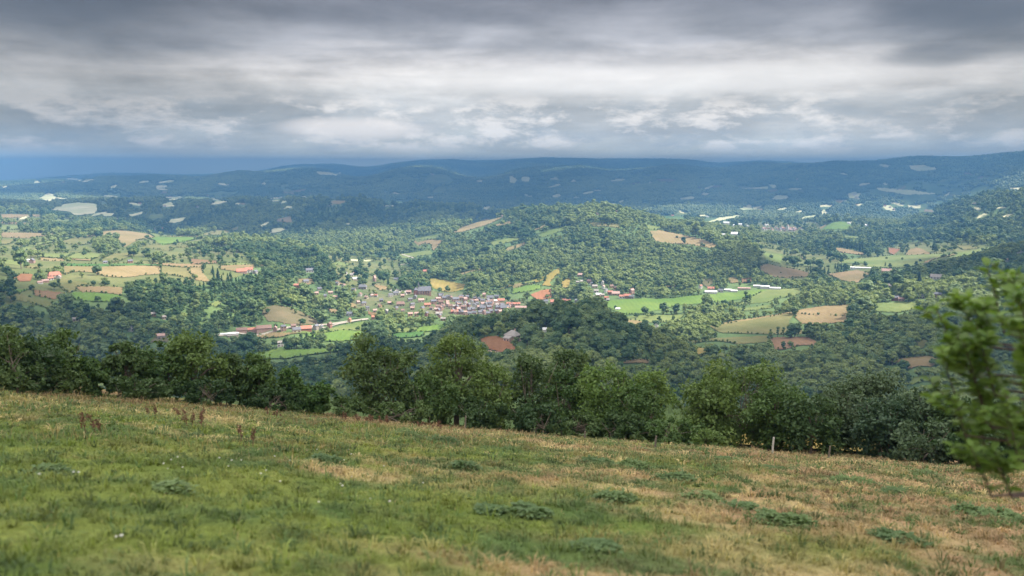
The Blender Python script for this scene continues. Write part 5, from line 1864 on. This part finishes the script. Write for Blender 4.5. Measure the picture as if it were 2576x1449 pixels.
# tiny white clover and daisy heads
m_white, T = mat("white_petals")
finish(T, (0.5, 0.5, 0.44), 0.7, 0.2, 0.2)
mb = MB()
cents = [meadow_hit(u, v) for u, v in ((430, 1185), (740, 1185), (700, 1150), (350, 1190), (900, 1170), (760, 1240), (690, 1215), (850, 1300), (420, 1390), (250, 1240), (520, 1170), (610, 1205), (980, 1210), (1010, 1290), (870, 1145), (180, 1200))]
for c in cents:
    for k in range(2):
        x, y = c[0] + r.normal() * 0.5, c[1] + r.normal() * 0.6
        s = 0.010 + 0.008 * r.random()
        mb.add(ICO1[0] * np.array([s, s, s * 0.6]) + np.array([x, y, float(meadow(x, y)) + 0.10 + 0.04 * r.random()]), ICO1[1])
tag(link("clover_flowers", mb.mesh("clover_flowers", [m_white])), "tiny white flower heads dotted over the green part of the meadow", None, None, 'stuff')

# ------------------------------------------------------------------ low weeds and dried docks on the meadow
m_weed = foliage_mat("weed_leaves", (0.055, 0.100, 0.035), (0.120, 0.175, 0.060), 0.2, None, None, 1.5)
m_dock, T = mat("dried_dock")
finish(T, T.mix(T.noise(T.n('ShaderNodeTexCoord').outputs['Object'], 8.0), (0.085, 0.045, 0.032), (0.17, 0.095, 0.06)), 0.9, 0.1)


def weed(u, v, wpx, hrel, lab, seed):
    p = meadow_hit(u, v)
    d = math.hypot(p[0], p[1])
    w = wpx / FPX * d
    rr = np.random.default_rng(seed)
    n = 950
    # leafy stems fanning out of a low cushion, taller in the middle
    sub_ = np.column_stack([(rr.random(5) - 0.5) * w * 0.62, (rr.random(5) - 0.5) * w * 0.6])
    k = rr.integers(0, 5, n)
    x = sub_[k, 0] + rr.normal(size=n) * w * 0.13
    y = sub_[k, 1] + rr.normal(size=n) * w * 0.13
    e = np.exp(-((x - sub_[k, 0]) ** 2 + (y - sub_[k, 1]) ** 2) / (2 * (w * 0.16) ** 2))
    zb_ = meadow(p[0] + x, p[1] + y) - p[2]
    hh = w * hrel * 0.85 * (0.25 + 0.75 * e) * (0.5 + 0.6 * rr.random(n))
    ph = rr.random(n) * 6.283
    D = np.column_stack([np.cos(ph), np.sin(ph), np.zeros(n)])
    S = np.column_stack([-np.sin(ph), np.cos(ph), np.zeros(n)]) * (0.016 + 0.016 * rr.random(n))[:, None]
    t = rr.random(n) * 0.8
    P0 = np.column_stack([x, y, zb_ + hh * t])
    L = (0.05 + 0.07 * rr.random(n))[:, None]
    M = P0 + D * L * 0.55 + np.array([0, 0, 0.5]) * L
    Tp = P0 + D * L * 1.1 + np.array([0, 0, 0.45]) * L
    V = np.stack([P0, M - S, Tp, M + S], 1).reshape(-1, 3)
    mb = MB()
    mb.add(V, np.arange(4 * n).reshape(n, 4))
    for q in range(24):
        mb.tube([(x[q], y[q], zb_[q] - 0.04), (x[q] * 1.03, y[q] * 1.03, zb_[q] + hh[q])], [0.006, 0.003], 3)
    o = link("weed_clump", mb.mesh("weed_clump", [m_weed]))
    o.location = (p[0], p[1], p[2] - 0.02)
    tag(o, lab, "weeds")


WEEDS = [(1030, 1098, 90, 0.42, "large dark weed clump where rusty docks meet the green"), (1118, 1112, 95, 0.38, "dark weed clump just right of the large one"), (1168, 1172, 74, 0.45, "small dark round weed clump on bare tan ground"),
         (1500, 1162, 90, 0.30, "grey-green weed clump at the head of the diagonal weed line"), (1600, 1176, 110, 0.30, "grey-green weed clump in the middle of the diagonal line"), (1690, 1206, 110, 0.30, "grey-green weed clump at the lower end of the diagonal line"),
         (815, 1160, 62, 0.30, "flat dark weed patch in bright green grass"), (1545, 1268, 96, 0.38, "bright green thistle clump standing alone in dry grass"), (1240, 1302, 76, 0.34, "left clump of the blurred pair on tan ground"), (1338, 1308, 88, 0.34, "right clump of the blurred pair on tan ground"),
         (2130, 1215, 150, 0.22, "wide flat weed patch in the dry grass at right"), (1760, 1255, 90, 0.28, "dark weed clump at the start of the lower weed line"), (1870, 1290, 90, 0.28, "weed clump in the middle of the lower weed line"), (1970, 1325, 110, 0.32, "darkest weed clump at the end of the lower weed line"),
         (120, 1195, 130, 0.25, "blurred weed patch near the far left edge"), (410, 1250, 110, 0.25, "blurred weed patch in the green left meadow"), (1510, 1395, 110, 0.26, "blurred green patch near the bottom middle"), (2250, 1370, 100, 0.28, "small blurred weed clump at lower right"), (2480, 1310, 150, 0.22, "blurred weed patch near the right edge"),
         (1620, 1135, 40, 0.35, "small weed tuft just under the hedge"), (2310, 1195, 60, 0.28, "small weed patch below the right end of the hedge"), (1950, 1180, 60, 0.25, "small weed patch below the white fence post"), (1840, 1155, 60, 0.22, "weed tuft left of the white fence post"), (2240, 1240, 100, 0.22, "weed patch below the wide flat one at right")]
for i, (u, v, w_, hr, lab) in enumerate(WEEDS):
    weed(u, v, w_, hr, lab, 400 + i)


def dock(u, v, n, spread, lab, seed):
    p = meadow_hit(u, v)
    rr = np.random.default_rng(seed)
    mb = MB()
    for k in range(n):
        x, y = rr.normal() * spread, rr.normal() * spread * 0.5
        z = float(meadow(p[0] + x, p[1] + y)) - p[2]
        hh = 0.22 + 0.26 * rr.random()
        lx, ly = rr.normal() * 0.10, rr.normal() * 0.10
        mb.tube([(x, y, z - 0.05), (x + lx * 0.5, y + ly * 0.5, z + hh * 0.6), (x + lx, y + ly, z + hh)], [0.010, 0.008, 0.004], 4)
        m = 24
        t = rr.random(m)
        cc = np.column_stack([x + lx * (0.35 + 0.65 * t), y + ly * (0.35 + 0.65 * t), z + hh * (0.35 + 0.65 * t)])
        V, F = leaf_quads(rr, cc, np.full(m, 0.045), m * 3, 0.024, 0.2, 1.0)
        mb.add(V, F)
    o = link("dried_dock", mb.mesh("dried_dock", [m_dock]))
    o.location = p
    tag(o, lab, "dock plants")


DOCKS = [(905, 1062, 10, 0.5, "largest patch of dark red dried docks near the hedge"), (960, 1066, 10, 0.35, "smaller dark red dock patch right of the largest"), (240, 1098, 3, 0.30, "rusty dock stalks in the left meadow"), (395, 1045, 2, 0.25, "lone rusty dock stalks left of centre near the hedge"),
         (560, 1022, 4, 0.4, "rusty dock stalks against the left hedge"), (690, 1052, 4, 0.35, "rusty dock stalks between hedge and dry grass"), (600, 1120, 2, 0.35, "brown dock stalks at the edge of the green grass"), (1100, 1080, 6, 0.3, "rusty docks behind the large weed clump"), (470, 1075, 5, 0.3, "small brown dock stalks in the dry left grass")]
for i, (u, v, n, s, lab) in enumerate(DOCKS):
    dock(u, v, n, s, lab, 500 + i)

# ------------------------------------------------------------------ the hedge: trees and bushes of their own
HL = {'dark': foliage_mat("hawthorn_leaves", (0.026, 0.056, 0.020), (0.085, 0.130, 0.040), 0.25, None, (0.12, 0.13, 0.035), 0.45),
      'mid': foliage_mat("hazel_leaves", (0.032, 0.072, 0.022), (0.115, 0.170, 0.045), 0.28, None, (0.15, 0.17, 0.04), 0.45),
      'light': foliage_mat("ash_leaves", (0.048, 0.100, 0.026), (0.145, 0.215, 0.055), 0.32, None, (0.17, 0.20, 0.05), 0.5),
      'blue': foliage_mat("maple_leaves", (0.032, 0.062, 0.032), (0.080, 0.118, 0.058), 0.22, None, None, 0.4)}


def hedge_tree(u, vtop, wpx, rr_, kind, lab, seed, name="hedge_tree", cat="tree", shape='round', dens=1.0, base=None):
    a = math.atan2(float(ray(u, vtop)[0]), float(ray(u, vtop)[1]))
    x, y = rr_ * math.sin(a), rr_ * math.cos(a)
    zb = float(meadow(x, y)) if rr_ < 52 else float(ground(x, y))
    _, tt = azel(u, vtop)
    ht = CZ + rr_ * float(tt) - zb
    ht = max(ht, 0.5)
    wd = 1.22 * wpx / FPX * rr_
    rd = np.random.default_rng(seed)
    root = empty(name, (x, y, zb - 0.05), 0)
    nl = 15 if wd > 3 else 9
    cen, rad = [], []
    lowf = 0.10
    for i in range(nl):
        zz = ht * (lowf + (0.80 - lowf) * ((i + 0.5) / nl) + 0.05 * rd.normal())
        f = zz / ht
        if shape == 'round':
            prof = min(1.0, 0.62 + 1.1 * f) * math.sqrt(max(1 - max(f - 0.35, 0) ** 2 / 0.48, 0.04))
        elif shape == 'spire':
            prof = 1.06 - 0.95 * f
        elif shape == 'tree':
            prof = math.sin(math.pi * min(max((f + 0.22) / 1.22, 0.12), 0.95)) ** 0.5
        else:
            prof = 0.95 - 0.35 * f
        aa = i * 2.4 + rd.random()
        q = wd * 0.36 * prof * (0.35 + 0.65 * rd.random())
        cen.append((q * math.cos(aa), q * math.sin(aa) * 0.8, zz))
        rad.append((0.13 + 0.07 * rd.random()) * min(wd, ht * 1.2) * (0.55 + 0.45 * prof))
    # uneven top: shoots of different heights
    nt = 7 if shape != 'spire' else 4
    for i in range(nt):
        q = (i / (nt - 1) - 0.5) if nt > 1 else 0
        top = ht * (1.0 - 0.32 * (2 * abs(q)) ** 1.7 - 0.10 * rd.random()) if shape != 'spire' else ht * (1.0 - 0.5 * abs(q))
        rr2 = ht * (0.055 + 0.06 * rd.random())
        cen.append((q * wd * (0.75 if shape != 'spire' else 0.25), wd * 0.12 * rd.normal(), top - rr2))
        rad.append(rr2)
    cen, rad = np.array(cen), np.array(rad)
    area = float((rad ** 2).sum())
    nq = int(np.clip(area * 640 * dens, 2600, 21000))
    lf = float(np.clip(0.088 * (rr_ / 40) ** 0.5, 0.06, 0.15))
    V, F = leaf_quads(rd, cen, rad, nq, lf, 0.25, 0.85, 0.95, inner=0.40)
    mb = MB()
    mb.add(V, F)
    # loose sprays that break the outline
    m = 60
    k = rd.integers(0, len(rad), m)
    d = rd.normal(size=(m, 3)) * np.array([1, 0.7, 0.8]) + np.array([0, 0, 0.5])
    d /= np.linalg.norm(d, axis=1)[:, None]
    for j in range(m):
        P0 = cen[k[j]] + d[j] * rad[k[j]] * 0.9
        t = rd.random(9)
        Q = P0 + d[j] * (t * rad[k[j]] * 0.65)[:, None] + rd.normal(size=(9, 3)) * lf * 0.7
        V2, F2 = leaf_quads(rd, Q, np.full(9, lf * 0.6), 14, lf * 0.85, 0.2, 1.0)
        mb.add(V2, F2)
    cor = MB()
    lobe_cores(cor, rd, cen[:nl], rad[:nl], 0.42, ICO1, 0, 0.95)
    mb.add(np.concatenate(cor.v), np.concatenate(cor.f[3]))
    link("crown", mb.mesh("crown", [HL[kind]]), root)
    tk = MB()
    ns = 4 if shape != 'tree' else 1
    for s in range(ns):
        bx, by_ = (rd.normal() * wd * 0.10, rd.normal() * wd * 0.06) if ns > 1 else (0, 0)
        tx, ty = bx + rd.normal() * wd * 0.14, by_ + rd.normal() * wd * 0.08
        r0 = 0.025 + 0.007 * ht if ns > 1 else 0.06 + 0.02 * ht
        tk.tube([(bx, by_, -0.3), (bx * 1.1 + 0.03, by_, ht * 0.2), ((bx + tx) / 2, (by_ + ty) / 2, ht * 0.5), (tx, ty, ht * 0.82)], [r0, r0 * 0.8, r0 * 0.5, r0 * 0.15], 7)
        for c in cen[rd.integers(0, len(cen), 5)]:
            st = np.array([bx + (tx - bx) * 0.3, by_ + (ty - by_) * 0.3, ht * (0.18 + 0.25 * rd.random())])
            tk.tube([st, (st + c) / 2 + np.array([0, 0, 0.05 * ht]), c], [r0 * 0.45, r0 * 0.3, r0 * 0.1], 5)
    link("trunk", tk.mesh("trunk", [m_bark]), root)
    tag(root, lab, cat)
    return root


HEDGE = [
    (-40, 800, 200, 36, 'dark', "dark bush cut by the photo's left edge", 'round', 'hedge_bush', 'bush'),
    (55, 838, 150, 38, 'dark', "broad dark bush at the hedge's left end", 'round', 'hedge_bush', 'bush'),
    (125, 835, 130, 40, 'mid', "bushy hedge tree with yellowish top near the left end", 'round', 'hedge_tree', 'tree'),
    (215, 895, 100, 40, 'mid', "lower hedge bush in the dip near the left end", 'round', 'hedge_bush', 'bush'),
    (305, 850, 90, 41, 'dark', "upright dark hedge bush left of the pointed tree", 'round', 'hedge_bush', 'bush'),
    (385, 862, 140, 42, 'mid', "wide hedge bush leading up to the pointed tree", 'round', 'hedge_bush', 'bush'),
    (482, 822, 150, 42, 'mid', "tallest pointed tree in the left half of the hedge", 'tree', 'hedge_tree', 'tree'),
    (570, 878, 120, 43, 'dark', "dark bush on the right flank of the pointed tree", 'round', 'hedge_bush', 'bush'),
    (640, 888, 105, 43, 'mid', "rounded hedge bush left of the low gap", 'round', 'hedge_bush', 'bush'),
    (730, 912, 105, 43, 'light', "brighter green sloping bush beside the low gap", 'spire', 'hedge_bush', 'bush'),
    (800, 962, 100, 42, 'light', "lowest light green bush in the hedge gap", 'round', 'hedge_bush', 'bush'),
    (870, 1000, 100, 41, 'dark', "low dark bush filling the foot of the gap", 'round', 'hedge_bush', 'bush'),
    (962, 850, 205, 43, 'dark', "big round dark tree in the middle of the hedge", 'round', 'hedge_tree', 'tree'),
    (1145, 812, 150, 44, 'mid', "light green ash with upright top shoots in mid hedge", 'tree', 'hedge_tree', 'tree'),
    (1085, 935, 130, 42, 'mid', "bush between the round dark tree and the ash", 'round', 'hedge_bush', 'bush'),
    (1235, 915, 140, 43, 'mid', "rounded bush right of the ash", 'round', 'hedge_bush', 'bush'),
    (1330, 870, 145, 44, 'dark', "cone-shaped dark tree right of the ash", 'spire', 'hedge_tree', 'tree'),
    (1432, 868, 125, 68, 'dark', "round tree standing behind the hedge", 'tree', 'far_hedge_tree', 'tree'),
    (1425, 925, 110, 43, 'mid', "leafy bush in front of the tree behind the hedge", 'round', 'hedge_bush', 'bush'),
    (1520, 905, 160, 42, 'light', "bright green broad tree right of hedge centre", 'round', 'hedge_tree', 'tree'),
    (1600, 960, 130, 41, 'mid', "mid green bush on the shoulder of the bright tree", 'round', 'hedge_bush', 'bush'),
    (1640, 920, 110, 62, 'light', "pale tree behind the dip right of hedge centre", 'tree', 'far_hedge_tree', 'tree'),
    (1690, 1050, 190, 39, 'mid', "low spreading bush under the dip in the hedge", 'round', 'hedge_bush', 'bush'),
    (1570, 1040, 150, 39, 'dark', "low dark bush at the foot of the bright tree", 'round', 'hedge_bush', 'bush'),
    (1350, 1010, 150, 40, 'dark', "low dark bush at the foot of the cone-shaped tree", 'round', 'hedge_bush', 'bush'),
    (1210, 1000, 150, 40, 'dark', "low shady bush at the foot of the ash", 'round', 'hedge_bush', 'bush'),
    (1790, 940, 170, 42, 'mid', "left shoulder of leafy tree beside the broad dome", 'round', 'hedge_tree', 'tree'),
    (1870, 910, 240, 44, 'mid', "broad domed tree right of the dip", 'round', 'hedge_tree', 'tree'),
    (1960, 950, 150, 42, 'mid', "rounded tree on the right of the broad dome", 'round', 'hedge_tree', 'tree'),
    (2045, 985, 150, 41, 'dark', "dark tree above the gap with the white post", 'tree', 'hedge_tree', 'tree'),
    (2110, 955, 130, 44, 'blue', "blue-green tree left of the tallest right-hand tree", 'round', 'hedge_tree', 'tree'),
    (2195, 918, 180, 46, 'blue', "tallest blue-green tree in the right of the hedge", 'tree', 'hedge_tree', 'tree'),
    (2235, 990, 150, 42, 'blue', "shaded tree below the tallest blue-green one", 'round', 'hedge_tree', 'tree'),
    (2340, 955, 150, 43, 'blue', "dark tree just left of the cherry twigs", 'round', 'hedge_tree', 'tree'),
    (2430, 985, 170, 42, 'dark', "dark tree mostly behind the cherry twigs", 'round', 'hedge_tree', 'tree'),
    (2530, 1000, 170, 41, 'dark', "dark bush at the hedge's right end behind the cherry", 'round', 'hedge_bush', 'bush'),
    (2620, 1010, 170, 40, 'dark', "dark bush cut by the photo's right edge", 'round', 'hedge_bush', 'bush'),
    (2330, 1060, 150, 40, 'blue', "low shaded bush under the hedge's right end", 'round', 'hedge_bush', 'bush'),
    (2470, 1090, 170, 39, 'dark', "low dark bush at the foot of the hedge's right end", 'round', 'hedge_bush', 'bush'),
    (690, 975, 150, 41, 'dark', "low dark bush at the foot of the hedge left of gap", 'round', 'hedge_bush', 'bush'),
    (520, 950, 170, 40, 'dark', "low dark bush at the foot of the pointed tree", 'round', 'hedge_bush', 'bush'),
    (340, 940, 160, 39, 'dark', "low dark bush at the left hedge's foot", 'round', 'hedge_bush', 'bush'),
    (150, 925, 150, 38, 'dark', "low dark bush under the yellowish hedge tree", 'round', 'hedge_bush', 'bush'),
    (30, 925, 160, 36, 'dark', "low dark bush at the far left hedge foot", 'round', 'hedge_bush', 'bush'),
    (1010, 1010, 150, 40, 'dark', "low dark bush at the foot of the big round tree", 'round', 'hedge_bush', 'bush'),
    (1460, 1035, 140, 40, 'dark', "low dark bush at the hedge foot right of centre", 'round', 'hedge_bush', 'bush'),
    (1780, 1080, 70, 38, 'mid', "small round bush left of the yellow gap", 'round', 'hedge_bush', 'bush'),
]
for i, (u, vt, w_, rr_, kind, lab, shape, nm, cat) in enumerate(HEDGE):
    hedge_tree(u, vt, w_, rr_, kind, lab, 600 + i, nm, cat, shape)

# yellow stubble field behind the hedge, seen under the trees at right
gx, gy = np.meshgrid(np.linspace(14, 48, 40), np.linspace(50, 68, 40), indexing='ij')
V = np.column_stack([gx.ravel(), gy.ravel(), ground(gx.ravel(), gy.ravel()) + 0.5])
q = np.arange(1600).reshape(40, 40)
me = mesh_np("stubble_field", V, np.stack([q[:-1, :-1], q[1:, :-1], q[1:, 1:], q[:-1, 1:]], -1).reshape(-1, 4), [FM['Y']], True)
tag(link("stubble_field", me), "yellow field just behind the hedge", None, None, 'structure')

# fence posts along the hedge
m_post = plain_mat("weathered_post", (0.28, 0.27, 0.24), (0.40, 0.38, 0.34), 3.0)
m_post2 = plain_mat("old_brown_post", (0.09, 0.075, 0.06), (0.15, 0.13, 0.10), 3.0)
for (u, vb_, hp, lab, mt) in ((1943, 1138, 48, "pale thin fence post under the right-hand hedge trees", m_post), (1648, 1128, 34, "weathered fence post in the low bushes right of centre", m_post2), (1170, 1068, 42, "weathered fence post at the foot of the ash", m_post2),
                              (1470, 1108, 30, "short weathered post at the foot of the bright green tree", m_post2), (2085, 1150, 36, "brown fence post in the yellow gap at right", m_post2)):
    p = meadow_hit(u, vb_)
    d = math.hypot(p[0], p[1])
    k = 37.5 / d
    if d > 37.5:
        x, y = p[0] * k, p[1] * k
        p = np.array([x, y, float(meadow(x, y))])
        d = 37.5
    hh = hp / FPX * d
    mb = MB()
    mb.tube([(0, 0, -0.3), (0.01, 0, hh * 0.5), (0.035, 0, hh - 0.03), (0.035, 0, hh)], [0.045, 0.043, 0.04, 0.02], 8)
    o = link("fence_post", mb.mesh("fence_post", [mt]))
    o.location = p
    tag(o, lab, "post")

# ------------------------------------------------------------------ young cherry at the right edge
m_cherry, T = mat("cherry_leaves")
tcn = T.n('ShaderNodeTexCoord')
g = T.n('ShaderNodeNewGeometry')
nz = T.noise(tcn.outputs['Object'], 5.0, 3, 0.6)
f = T.math('ADD', T.math('MULTIPLY', g.outputs['Random Per Island'], 0.6), T.math('MULTIPLY', nz, 0.4), clamp=True)
finish(T, T.mix(f, (0.065, 0.130, 0.026), (0.150, 0.230, 0.052)), 0.5, 0.3, 0.42)
m_cbark = plain_mat("cherry_bark", (0.055, 0.042, 0.038), (0.12, 0.09, 0.08), 12.0)
cr = np.random.default_rng(77)
TX, TY = 4.95, 6.4
zb = float(meadow(TX, TY))
root = empty("cherry_tree", (TX, TY, zb))
tk, lfm = MB(), MB()


def cleaf(P, D, L, roll):
    """one oval drooping leaf from P along D"""
    D = D / (np.linalg.norm(D) + 1e-9)
    S = np.cross(D, (0, 0, 1))
    S /= np.linalg.norm(S) + 1e-9
    U = np.cross(S, D)
    S, U = S * math.cos(roll) + U * math.sin(roll), U * math.cos(roll) - S * math.sin(roll)
    V, prof = [], [(0.0, 0.0), (0.16, 0.15), (0.40, 0.235), (0.66, 0.205), (0.86, 0.10), (1.0, 0.0)]
    for t, w in prof:
        c = P + D * (L * t) + np.array([0, 0, -1]) * (0.30 * L * t * t)
        V += [c - S * w * L + U * w * L * 0.35, c, c + S * w * L + U * w * L * 0.35]
    F = []
    for i in range(len(prof) - 1):
        b = i * 3
        F += [[b, b + 1, b + 4, b + 3], [b + 1, b + 2, b + 5, b + 4]]
    lfm.add(V, F)


def shoot(P0, P1, n, r0, L=0.105, bend=0.1, twig=0):
    P0, P1 = np.array(P0, float), np.array(P1, float)
    mid = (P0 + P1) / 2 + np.array([cr.normal(), cr.normal(), 0.3]) * bend * np.linalg.norm(P1 - P0)
    t = np.linspace(0, 1, 9)[:, None]
    C_ = (1 - t) ** 2 * P0 + 2 * t * (1 - t) * mid + t ** 2 * P1
    tk.tube(C_, np.linspace(r0, 0.0022, 9), 6)
    ln = np.linalg.norm(P1 - P0)
    for i in range(n):
        s = 0.06 + 0.94 * (i + cr.random() * 0.6) / n
        s = min(s, 1.0)
        q = (1 - s) ** 2 * P0 + 2 * s * (1 - s) * mid + s ** 2 * P1
        T_ = P1 - mid if s > 0.5 else mid - P0
        T_ = T_ / np.linalg.norm(T_)
        a = i * 2.4 + cr.normal() * 0.3
        side = np.array([math.cos(a), math.sin(a), 0.25])
        D = side * 0.85 + T_ * (0.35 + 0.7 * (s > 0.93)) + np.array([0, 0, 0.1 * cr.normal()])
        cleaf(q, D, L * (0.65 + 0.55 * cr.random()) * (0.75 if s > 0.92 else 1.0), cr.normal() * 0.5)
        if i % 2:
            cleaf(q, D * np.array([-1, -1, 1]) + T_ * 0.2, L * (0.6 + 0.5 * cr.random()), cr.normal() * 0.5)
    for k in range(twig):
        s = 0.25 + 0.6 * (k + cr.random()) / twig
        q = (1 - s) ** 2 * P0 + 2 * s * (1 - s) * mid + s ** 2 * P1
        a = cr.random() * 6.283
        e = q + np.array([math.cos(a), math.sin(a), 0.45 + 0.5 * cr.random()]) * ln * (0.22 + 0.20 * cr.random())
        shoot(q, e, max(10, int(n * 0.45)), r0 * 0.35, L, 0.08, 0)


def at_px(u, v, d):
    x, y, z = ray(u, v)
    k = d / math.hypot(float(x), float(y))
    return np.array([float(x) * k - TX, float(y) * k - TY, CZ + float(z) * k - zb])


tk.tube([(0, 0, -0.2), (0.03, 0.02, 0.7), (-0.02, 0.0, 1.5), (0.06, 0.05, 2.0), (0.08, 0.08, 2.4)], [0.055, 0.047, 0.036, 0.024, 0.008], 9)
LB = ([640, 700, 745, 800, 870, 930, 1000, 1060, 1170, 1250], [2470, 2440, 2360, 2340, 2372, 2352, 2395, 2440, 2425, 2470])
tips = [(2482, 664, 6.6), (2400, 738, 6.5), (2352, 772, 6.4), (2546, 690, 6.8), (2372, 905, 6.3), (2420, 852, 6.2), (2398, 1000, 6.0), (2440, 1120, 5.9), (2500, 1130, 6.0)]
for k in range(24):
    v = 700 + 370 * (k + cr.random()) / 24
    lb = float(np.interp(v, *LB))
    u = lb + 14 + (2760 - lb) * cr.random() ** 0.8
    tips.append((u, v, 5.7 + 1.4 * cr.random()))
for (u, v, d) in tips:
    tip = at_px(u, v, d)
    z0 = max(1.25, tip[2] - 0.45 - 0.5 * cr.random())
    q0 = np.array([0.0, 0.0, min(z0, 2.2)])
    # a limb that leaves the stem and turns upward
    el = q0 + (tip - q0) * np.array([0.88, 0.88, 0.40])
    tk.tube([q0, (q0 + el) / 2 + np.array([0, 0, -0.03]), el], [0.016, 0.012, 0.008], 6)
    shoot(el, tip, 16, 0.007, 0.118, 0.05, 2)
for k in range(10):
    a = -1.0 + 2.2 * k / 9
    hh = 1.0 + 1.8 * cr.random()
    shoot((0, 0, 1.25 + 0.25 * hh), (1.0 * math.cos(a) + 0.25, 1.0 * math.sin(a), hh + 0.8), 18, 0.013, 0.14, 0.1, 3)
link("trunk", tk.mesh("trunk", [m_cbark], True), root)
link("crown", lfm.mesh("crown", [m_cherry], True), root)
tag(root, "young cherry tree with long drooping green leaves at right edge", "tree")

# ------------------------------------------------------------------ the air: pale blue haze filling the valley
mb = MB()
mb.box((0, 5500, 100), (24000, 12000, 400))
m_haze = bpy.data.materials.new("haze_air")
m_haze.use_nodes = True
T = NT(m_haze.node_tree)
pv = T.n('ShaderNodeVolumePrincipled')
pv.inputs['Color'].default_value = (0.090, 0.222, 0.425, 1)
pv.inputs['Density'].default_value = 2.15e-4
pv.inputs['Anisotropy'].default_value = 0.0
o = T.n('ShaderNodeOutputMaterial')
T.l(pv.outputs[0], o.inputs['Volume'])
hz = link("haze", mb.mesh("haze", [m_haze]))
tag(hz, "blue haze filling the valley air", None, None, 'stuff')
hz.display_type = 'WIRE'

# ------------------------------------------------------------------ unseen clouds put in above the haze to shade the meadow, the near slopes and the far ridges
m_shade_cloud, T = mat("shade_cloud_vapour")
finish(T, (0.85, 0.86, 0.88), 1.0, 0.0, 0.4)


def shade_cloud(cx, cy, sx, sy, seed, label, n=46, base=1700.0):
    """a heap of rounded vapour lumps with a flattish base, shading the ground area (cx, cy) +- (sx, sy)"""
    rd = np.random.default_rng(seed)
    k = (base - 20.0) / math.tan(SUN_EL)
    ox, oy = k * math.sin(SUN_AZ), k * math.cos(SUN_AZ)
    mb = MB()
    for i in range(n):
        a, q = i * 2.39996, math.sqrt((i + 0.5) / n)
        R = (0.20 + 0.10 * rd.random()) * min(sx, sy) * (1.15 - 0.45 * q)
        V = ICO2[0] * (1 + 0.09 * rd.normal(size=(len(ICO2[0]), 1))) * np.array([R * 1.25, R * 1.1, R * 0.55])
        V[:, 2] = np.maximum(V[:, 2], -0.18 * R)
        mb.add(V + np.array([sx * q * math.cos(a) * 0.92, sy * q * math.sin(a) * 0.92, 0.12 * R + 25 * rd.random()]), ICO2[1])
    o = link("shade_cloud", mb.mesh("shade_cloud", [m_shade_cloud], True))
    o.location = (cx + ox, cy + oy, base)
    tag(o, label, None, None, 'structure')


for i, (cx_, cy_, sx_, sy_, n_) in enumerate(((0, 250, 1150, 680, 60), (-520, 860, 480, 170, 30), (480, 840, 450, 200, 30), (-750, 2560, 620, 330, 36), (455, 1500, 120, 110, 22), (1000, 1330, 420, 330, 30), (-900, 3250, 1500, 800, 60), (900, 4600, 1500, 900, 60), (2600, 4300, 1300, 900, 60), (-1500, 5300, 1700, 1000, 70), (1200, 6200, 1600, 700, 60), (-4300, 8600, 2600, 1700, 90), (300, 9000, 2600, 1700, 90), (5200, 8600, 2600, 1700, 90))):  # last three are added to dim the far haze, the rest shade the land
    shade_cloud(cx_, cy_, sx_, sy_, 900 + i, "unseen cumulus overhead, added for the shade it casts", n_, 1700.0 if cy_ < 5900 or cx_ > 0 and cy_ < 7000 else 2700.0)
